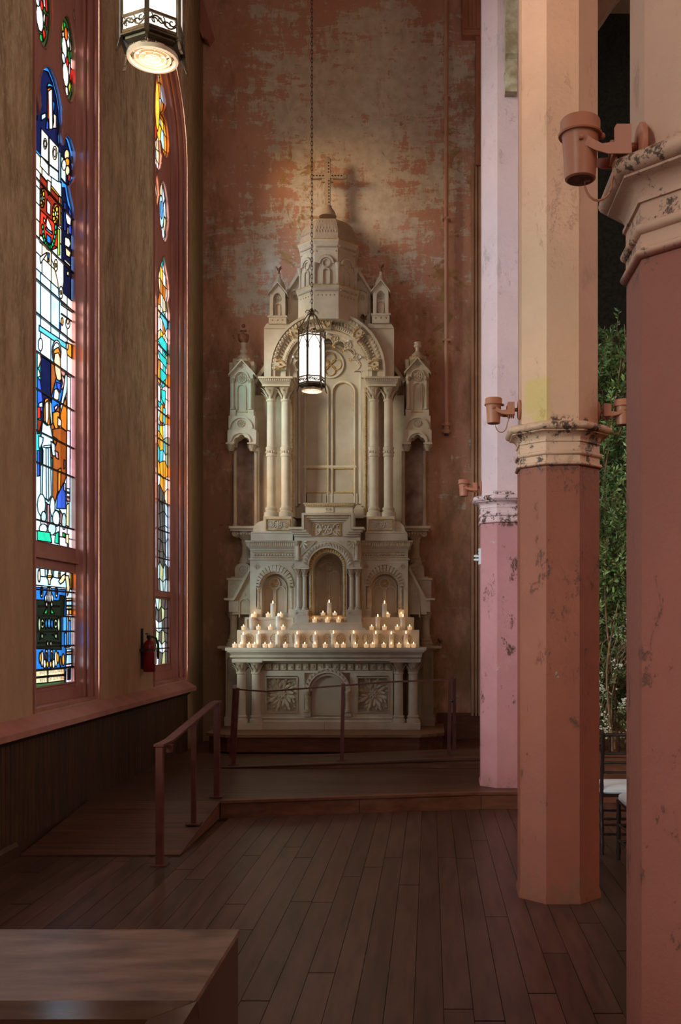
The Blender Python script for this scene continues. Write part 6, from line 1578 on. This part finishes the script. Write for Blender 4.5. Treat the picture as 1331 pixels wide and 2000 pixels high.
# white socket on the far column, corbel above it
t = thing('socket_box', 'small white electrical box with plugs on the lavender column', 'socket', (.72-.24,9.40,2.28))
mb = MB(); mb.box(.72-.262,9.36,2.225,.72-.24,9.44,2.375); mb.build('box_body', tag_white, t, 0)
for z in (2.25,2.28,2.31,2.34): MB().box(.72-.266,9.375,z,.72-.261,9.385,z+.014).build('switch_slot', lead, t, 0)
for z in (2.27,2.305): MB().tube([(.72-.262,9.40,z),(.72-.29,9.40,z),(.72-.305,9.40,z)], [.012,.012,.007], 10).build('plug', tag_white, t, 40)
t = thing('corbel_bracket', 'peeling greenish cream scroll bracket high on the lavender column', 'bracket', (.75,9.21,6.55))
yf = 9.45-.231; prof = [(yf,6.53),(yf-.10,6.53),(yf-.115,6.60),(yf-.12,6.72),(yf-.105,6.80),(yf-.09,6.83),(yf-.13,6.86),(yf-.155,6.95),(yf-.16,7.05),(yf-.14,7.14),(yf-.15,7.2),(yf-.20,7.28),(yf-.22,7.36),(yf-.20,7.44),(yf-.24,7.52),(yf-.24,7.62),(yf,7.62)]
MB().prismx(prof, .72-.030, .72+.078).build('scroll_body', corbel_mat, t, 25)
for s in (0,1):
    mb = MB(); xx = (.690,.798)[s]
    for (yy, zz, r) in ((yf-.06,6.68,.05),(yf-.09,7.02,.055),(yf-.13,7.4,.06)):
        mb.tube([(xx, yy+r*(1-.1*q)*math.cos(q), zz+r*(1-.1*q)*math.sin(q)) for q in [i*.5 for i in range(16)]], .006, 5)
    mb.build('side_volute', corbel_mat, t, 40)
MB().box(.68,yf-.26,7.60,.81,yf,7.72).build('bracket_cap', simple('rusty_cream', (.16,.08,.04), (.45,.38,.26), 9, .7, .3), t, 0)

# conduit down the altar wall
t = thing('wall_pipe', 'pink painted vertical pipe on the altar wall with a coupling at its foot', 'pipe', (wx(872.5,13.1),13.1,wz(845,13.1)))
xp = wx(872.5,13.1); z0 = wz(845,13.1)
MB().tube([(xp,13.115,z0+.12),(xp+.0,13.115,10.58)], .027, 14).build('pipe', pipe_paint, t, 50)
MB().lathe([(.034,-.01),(.040,0),(.040,.04),(.030,.05),(.030,.085),(.045,.09),(.046,.13),(.030,.135)], xp, 13.115, z0, 16).build('coupling', pipe_paint, t, 40)
MB().lathe([(.030,-.035),(.026,-.015),(.03,0)], xp, 13.115, z0, 12).build('open_end', black, t, 40)
for q in (.02,.11): MB().box(xp-.055,13.09,z0+q-.012,xp+.055,13.19,z0+q+.012).build('pipe_clip', pipe_paint, t, 0)
for zz in (5.4,7.0,8.6): MB().box(xp-.05,13.085,zz-.012,xp+.05,13.195,zz+.012).build('pipe_clip', pipe_paint, t, 0)

# ================================================================== railings
def rail_seg(mb, p, q, w=.022, h=.008):    # flat bar top rail
    p, q = Vector(p), Vector(q); d = (q-p).normalized(); s = d.cross(Vector((0,0,1))).normalized()*w; u = Vector((0,0,1))*h
    return mb.hexa([p-s-u,p+s-u,q+s-u,q-s-u,p-s+u,p+s+u,q+s+u,q-s+u])
t = thing('ramp_railing', 'dark red steel handrail with three posts along the ramp', 'railing', (-1.86,6.875,0))
for y, z, w in ((6.875,0,.024),(7.86,.087,.018),(8.72,.153,.024)):
    zt_ = .82+z if y > 7 else .815
    mb = MB(); mb.box(-1.86-w,y-w,z,-1.86+w,y+w,zt_); mb.build('post', red_steel, t, 0)
    MB().box(-1.86-.055,y-.055,z,-1.86+.055,y+.055,z+.009).build('base_plate', red_steel, t, 0)
mb = MB(); rail_seg(mb,(-1.86,6.84,.828),(-1.86,7.12,.832),.034,.008); rail_seg(mb,(-1.86,7.12,.832),(-1.86,8.56,.982),.034,.008); rail_seg(mb,(-1.86,8.56,.982),(-1.86,8.76,.985),.034,.008); mb.build('top_rail', red_steel, t, 0)
MB().box(-1.835,6.95,.765,-1.80,7.0,.82).build('end_bracket', red_steel, t, 0)
Yrr = 10.66
t = thing('altar_railing', 'thin dark red steel railing crossing in front of the altar table', 'railing', (-.9,Yrr,.16))
def post(x0, z0, x1, z1, y, w=.019):
    MB().hexa([(x0-w,y-w,z0),(x0+w,y-w,z0),(x0+w,y+w,z0),(x0-w,y+w,z0),(x1-w,y-w,z1),(x1+w,y-w,z1),(x1+w,y+w,z1),(x1-w,y+w,z1)]).build('post', red_steel, t, 0)
def zr(x): return .153+(x+2.3)*.104/2.62
for xb, xt, yb_, y in ((456,464.5,1497,Yrr),(668,671,1490,Yrr),(877,880,1480,Yrr)):
    x0, x1 = wx(xb,y), wx(xt,y); z0 = zr(x0); z1 = z0+.825
    post(x0,z0,x1,z1,y); MB().box(x0-.05,y-.05,z0,x0+.05,y+.05,z0+.008).build('base_plate', red_steel, t, 0)
xa, xb, xc, xd = wx(455,Yrr), wx(520,Yrr), wx(760,Yrr), wx(888,Yrr)
mb = MB(); rail_seg(mb,(xa,Yrr,wz(1345.5,Yrr)),(xb,Yrr,wz(1350.5,Yrr))); rail_seg(mb,(xb,Yrr,wz(1350.5,Yrr)),(xc,Yrr,wz(1332,Yrr))); rail_seg(mb,(xc,Yrr,wz(1332,Yrr)),(xd,Yrr,wz(1327,Yrr))); mb.build('top_rail', red_steel, t, 0)
yy = 11.24; x1 = wx(888,yy); post(x1,.258,x1,wz(1327.5,Yrr)+.0,yy); MB().box(x1-.05,yy-.05,.256,x1+.05,yy+.05,.264).build('base_plate', red_steel, t, 0)
mb = MB(); rail_seg(mb,(wx(885,Yrr),Yrr,wz(1327,Yrr)),(x1,yy,wz(1327.5,Yrr))); mb.build('return_rail', red_steel, t, 0)
yy = 11.3; x1 = wx(459,yy); post(wx(452,yy),.153,x1,wz(1346,Yrr),yy); mb = MB(); rail_seg(mb,(xa+.02,Yrr,wz(1346,Yrr)),(x1,yy,wz(1346,Yrr))); mb.build('return_rail', red_steel, t, 0)
mb = MB(); mb.ball(wx(883.5,Yrr)+.0,Yrr-.03,wz(1368,Yrr),.022); mb.build('lock_bolt', black, t, 40)

# ================================================================== fire extinguisher by the far window
ye = 10.37; t = thing('fire_extinguisher', 'red fire extinguisher on the window wall beside the farther window', 'fire extinguisher', (-2.9,ye,1.17)); xe_ = XW+.085
MB().lathe([(.055,0),(.062,.01),(.062,.26),(.054,.30),(.03,.325),(.018,.335),(.018,.35)], xe_, ye, 1.17, 20).build('cylinder', ext_red, t, 40)
MB().box(xe_-.02,ye-.03,1.515,xe_+.02,ye+.02,1.55).build('valve', black, t, 0)
mb = MB(); mb.hexa([(xe_-.012,ye-.10,1.56),(xe_+.012,ye-.10,1.56),(xe_+.012,ye+.02,1.555),(xe_-.012,ye+.02,1.555),(xe_-.012,ye-.10,1.572),(xe_+.012,ye-.10,1.572),(xe_+.012,ye+.02,1.568),(xe_-.012,ye+.02,1.568)]); mb.build('handle', black, t, 0)
MB().tube([(xe_+.02,ye+.02,1.535),(xe_+.05,ye+.07,1.52),(xe_+.06,ye+.11,1.45),(xe_+.055,ye+.13,1.38)], .011, 8).build('hose', black, t, 50)
MB().lathe([(.010,0),(.017,.09)], xe_+.055, ye+.13, 1.30, 10).build('nozzle', black, t, 40)
MB().box(xe_+.045,ye-.02,1.25,xe_+.066,ye+.045,1.38).build('instruction_label', tag_white, t, 0)
mb = MB(); mb.lathe([(.064,1.39),(.064,1.405)], xe_, ye, 0, 20, caps=False); mb.box(XW,ye-.07,1.385,xe_,ye-.06,1.41); mb.box(XW,ye-.015,1.2,XW+.025,ye+.015,1.62); mb.build('strap', black, t, 40)

# ================================================================== counter and framed box in the foreground
t = thing('wooden_counter', 'low worn wooden counter top in the near corner of the aisle', 'counter', (-1.5,2.3,0))
zc = .85
MB().frus((-2.6,2.08,-.500,2.632,zc-.010),(-2.6,2.08,-.502,2.630,zc)).build('counter_top', counterwood, t, 0)
MB().box(-2.6,2.10,.08,-.504,2.622,zc-.010).build('counter_body', glosswood, t, 0)
MB().box(-2.58,2.12,0,-.53,2.59,.08).build('toe_kick', blackwood, t, 0)
t = thing('framed_box', 'glossy dark framed wooden box end in front of the counter', 'wooden box', (-1.3,1.7,0))
zb_ = .899; xr = -.462
MB().hexa([(-2.4,1.905,zb_-.035),(xr-.082,1.905,zb_-.035),(xr,2.0,zb_-.035),(-2.4,2.0,zb_-.035),(-2.4,1.915,zb_-.004),(xr-.080,1.915,zb_-.004),(xr-.004,2.0,zb_),(-2.4,2.0,zb_)]).build('far_rail', glosswood, t, 0)
MB().hexa([(xr-.08,1.2,zb_-.035),(xr,1.2,zb_-.035),(xr,1.998,zb_-.035),(xr-.081,1.904,zb_-.035),(xr-.078,1.2,zb_-.004),(xr-.004,1.2,zb_),(xr-.004,1.997,zb_),(xr-.079,1.914,zb_-.004)]).build('side_rail', glosswood, t, 0)
MB().box(-2.4,1.2,.72,xr-.06,1.93,.74).build('sunk_panel', blackwood, t, 0)
MB().box(-2.38,1.94,0,xr-.012,1.985,zb_-.035).build('back_board', glosswood, t, 0); MB().box(xr-.055,1.2,0,xr-.012,1.94,zb_-.035).build('side_board', glosswood, t, 0)

# ================================================================== bamboo-turned chairs in the nave
def chair(x, y, label):
    t = thing('banquet_chair', label, 'chair', (x,y,0)); w = .185; d = .36; hs = .43
    def turned(p, q, name, r=.0125):
        p, q = Vector(p), Vector(q); n = 14; pts = [p.lerp(q, i/n) for i in range(n+1)]
        rr = [r*(1.28 if i % 4 == 2 else 1.0) for i in range(n+1)]; MB().tube(pts, rr, 8).build(name, blackwood, t, 60)
    for s in (-1,1):
        turned((x+s*w,y-.06,0),(x+s*w*.98,y,hs),'back_leg',.014); turned((x+s*w*.98,y,hs-.01),(x+s*w*.95,y-.05,.875),'back_post',.013)
        turned((x+s*w,y+d+.01,0),(x+s*w,y+d,hs),'front_leg',.015)
        for z in (.16,.27): turned((x+s*w,y-.03,z),(x+s*w,y+d,z-.02),'side_stretcher',.009)
    for z in (.14,.25): turned((x-w,y-.03,z),(x+w,y-.03,z),'back_stretcher',.009); turned((x-w,y+d,z-.01),(x+w,y+d,z-.01),'front_stretcher',.009)
    for z, r in ((.86,.012),(.725,.010),(.655,.010),(.585,.009)): turned((x-w*.96,y-.05*(z-hs)/.445,z),(x+w*.96,y-.05*(z-hs)/.445,z),'back_rail',r)
    for i in range(5): q = (i-2)*.062; turned((x+q,y-.033,.725),(x+q,y-.048,.86),'back_spindle',.007)
    MB().box(x-w-.005,y-.015,hs-.025,x+w+.005,y+d+.02,hs).build('seat_frame', blackwood, t, 0)
    mb = MB(); vs = []; n = 28
    for z, k in ((hs,.97),(hs+.012,1.03),(hs+.035,1.02),(hs+.047,.92),(hs+.052,.5)):
        for i in range(n):
            a = 2*PI*i/n; c_, s_ = math.cos(a), math.sin(a); e = .45
            vs.append((x+(w+.012)*k*abs(c_)**e*(1 if c_ > 0 else -1), y+d/2+(d/2+.03)*k*abs(s_)**e*(1 if s_ > 0 else -1), z))
    fs = [(j*n+i, j*n+(i+1) % n, (j+1)*n+(i+1) % n, (j+1)*n+i) for j in range(4) for i in range(n)]+[tuple(4*n+i for i in range(n))]
    mb.add(vs, fs).build('cushion', cushion_mat, t, 50)
    return t
chair(1.43,7.26,'dark turned wooden chair whose slatted back shows between the two columns')
chair(1.515,6.66,'dark turned wooden chair with white cushion partly hidden by the nearest column')

# ================================================================== planting before the chancel arch
def onetwig(lm, tm, p, d, L, n, size, r):
    """a thin twig carrying paired narrow leaves"""
    pts = [p]; q = Vector(p); d = Vector(d).normalized()
    for i in range(6):
        d = (d+Vector((r.gauss(0,.16), r.gauss(0,.16), r.gauss(0,.10)+.03))).normalized(); q = q+d*L/6; pts.append(q.copy())
    tm.tube(pts, [.0035*(1-.7*i/6) for i in range(7)], 3)
    for i in range(n):
        t_ = .15+.85*i/n; k = min(5, int(t_*6)); c = pts[k].lerp(pts[k+1], t_*6-k); ax = (pts[k+1]-pts[k]).normalized()
        s_ = ax.cross(Vector((r.uniform(-1,1), r.uniform(-1,1), r.uniform(-1,1)))).normalized(); e = (ax*.5+s_*r.uniform(.7,1.1)).normalized()
        nn = e.cross(ax).normalized(); sd = e.cross(nn); l = size*r.uniform(.6,1.25); w = l*r.uniform(.16,.24); up = nn*w*.35
        lm.add([c, c+e*l*.5+sd*w+up, c+e*l, c+e*l*.5-sd*w+up], [(0,1,2),(0,2,3)])
def shrub(label, blobs, twigs, size, mat, mat2, stems, seed, big=0, flowers=0, ground=.465, light=.35):
    c0 = blobs[0]; t = thing('tall_shrub', label, 'shrub', (c0[0],c0[1],ground)); r = random.Random(seed)
    lm = MB(); lm2 = MB(); tm = MB()
    for (x, y, z, R_, sp) in blobs:
        for k in range(int(twigs*R_)):
            a = r.uniform(0, 2*PI); rr = R_*r.random()**.6; p = Vector((x+rr*math.cos(a)*sp[0], y+r.uniform(-1,.7)*R_*sp[1], z+rr*math.sin(a)*sp[2]))
            d = Vector((math.cos(a)*.6+r.gauss(0,.5), -.35+r.gauss(0,.45), math.sin(a)*.5+.35+r.gauss(0,.4)))
            onetwig(lm2 if r.random() < light else lm, tm, p, d, r.uniform(.16,.34), r.randint(9,16), size, r)
    tag(lm.build('foliage', mat, t, 0), kind='stuff'); tag(lm2.build('lighter_foliage', mat2, t, 0), kind='stuff'); tag(tm.build('twigs', stem_mat, t, 40), kind='stuff')
    for k in range(stems):
        x, y = c0[0]+r.uniform(-.35,.35), c0[1]+r.uniform(-.45,-.1); tx = x+r.uniform(-.2,.5); zt_ = max(b[2]+b[3]*b[4][2] for b in blobs)*r.uniform(.75,1.03)
        MB().tube([(x+(tx-x)*q+.05*math.sin(5*q+k), y+.04*math.cos(4*q+k), ground+(zt_-ground)*q) for q in [i/9 for i in range(10)]], [.017*(1-.75*i/9) for i in range(10)], 6).build('stem', stem_mat, t, 50)
    bl = None
    for k in range(big):
        b = blobs[k % len(blobs)]
        o_ = MB().leaf(ORG[t],(1,0,.2),(0,-.3,1),.085,.018,.35,4).build('large_leaf', mat2, t, 40) if bl is None else bl.copy()
        if bl is None: bl = o_
        else: COL.objects.link(o_)
        a = r.uniform(0,2*PI); rr = b[3]*r.uniform(.2,.95)
        o_.location = Vector((b[0]+rr*math.cos(a)*b[4][0], b[1]-b[3]*b[4][1]*r.uniform(.8,1.2), b[2]+rr*math.sin(a)*b[4][2]))-ORG[t]
        o_.rotation_euler = (r.uniform(-.8,.8), r.uniform(-1.2,1.2), r.uniform(0,6.28))
    for k in range(flowers):
        b = blobs[k % len(blobs)]; a = r.uniform(0,2*PI); rr = b[3]*r.random()**.5
        p = Vector((b[0]+rr*math.cos(a)*b[4][0], b[1]-b[3]*b[4][1]*r.uniform(.8,1.15), b[2]+rr*math.sin(a)*b[4][2])); mb = MB()
        d = Vector((r.uniform(-.5,.5),-.3,r.uniform(.3,1))).normalized(); L = r.uniform(.06,.22)
        for j in range(int(8+L*120)):
            q = p+d*L*r.random()+Vector((r.gauss(0,.017),r.gauss(0,.017),r.gauss(0,.017))); mb.ball(*q, r.uniform(.008,.015), 1, 1, .8, 5, 3)
        tag(mb.build('blossom_spray', blossom, t, 60), kind='stuff')
    return t
S1 = shrub('dark glossy climbing shrub rising highest between the two columns', [(1.82,10.15,3.75,.50,(1,.7,1)),(1.93,10.2,4.3,.30,(1,.7,.8)),(1.66,10.0,3.2,.45,(1,.7,1)),(2.2,10.2,3.3,.45,(1,.7,1))], 400, .060, leafA, leafB, 4, 11, 30, light=.2)
for k, (a, b) in enumerate((((1.93,10.0,4.25),(2.0,9.9,4.62)),((1.96,10.0,4.25),(2.12,9.9,4.6)),((1.94,10.0,4.2),(1.93,9.9,4.64)))):
    MB().tube([a, ((a[0]+b[0])/2+.02,9.95,(a[2]+b[2])/2), b], [.007,.005,.003], 5).build('bare_twig', stem_mat, S1, 50)
shrub('bright leafy bush lit from above in the middle of the planting', [(1.75,9.85,2.60,.50,(1,.6,.9)),(2.05,9.9,2.2,.48,(1,.6,1)),(1.6,9.8,1.95,.42,(1,.6,.9))], 560, .052, leafA, leafB, 3, 23, 44, light=.5)
shrub('cream flowering shrub at the foot of the planting behind the chairs', [(1.95,9.75,.95,.42,(1,.55,1)),(1.6,9.75,1.25,.40,(1,.55,1)),(2.1,9.8,1.45,.38,(1,.55,1)),(1.55,9.7,.75,.32,(1,.55,.8))], 400, .046, leafA, simple('olive_leaf', (.10,.11,.04), (.26,.26,.11), 9, .5, 0), 3, 37, 14, 60, light=.4)
t = thing('dry_twig_bundle', 'bundle of dry brown twigs leaning in the planting above the flowers', 'twigs', (1.72,9.5,.47)); r = random.Random(3)
for k in range(13):
    x = 1.62+r.uniform(-.10,.12); z = 1.0+r.uniform(-.1,.2); L = r.uniform(.5,1.0)
    MB().tube([(x,9.5+r.uniform(-.05,.05),z-.2),(x+.2*L+r.uniform(-.05,.05),9.5,z+.45*L),(x+.45*L+r.uniform(-.1,.1),9.5+r.uniform(-.1,.1),z+.8*L)], .005, 4).build('twig', stem_mat, t, 50)
MB().tube([(1.72,9.52,.47),(1.74,9.5,1.05)], .010, 6).build('twig', stem_mat, t, 50)
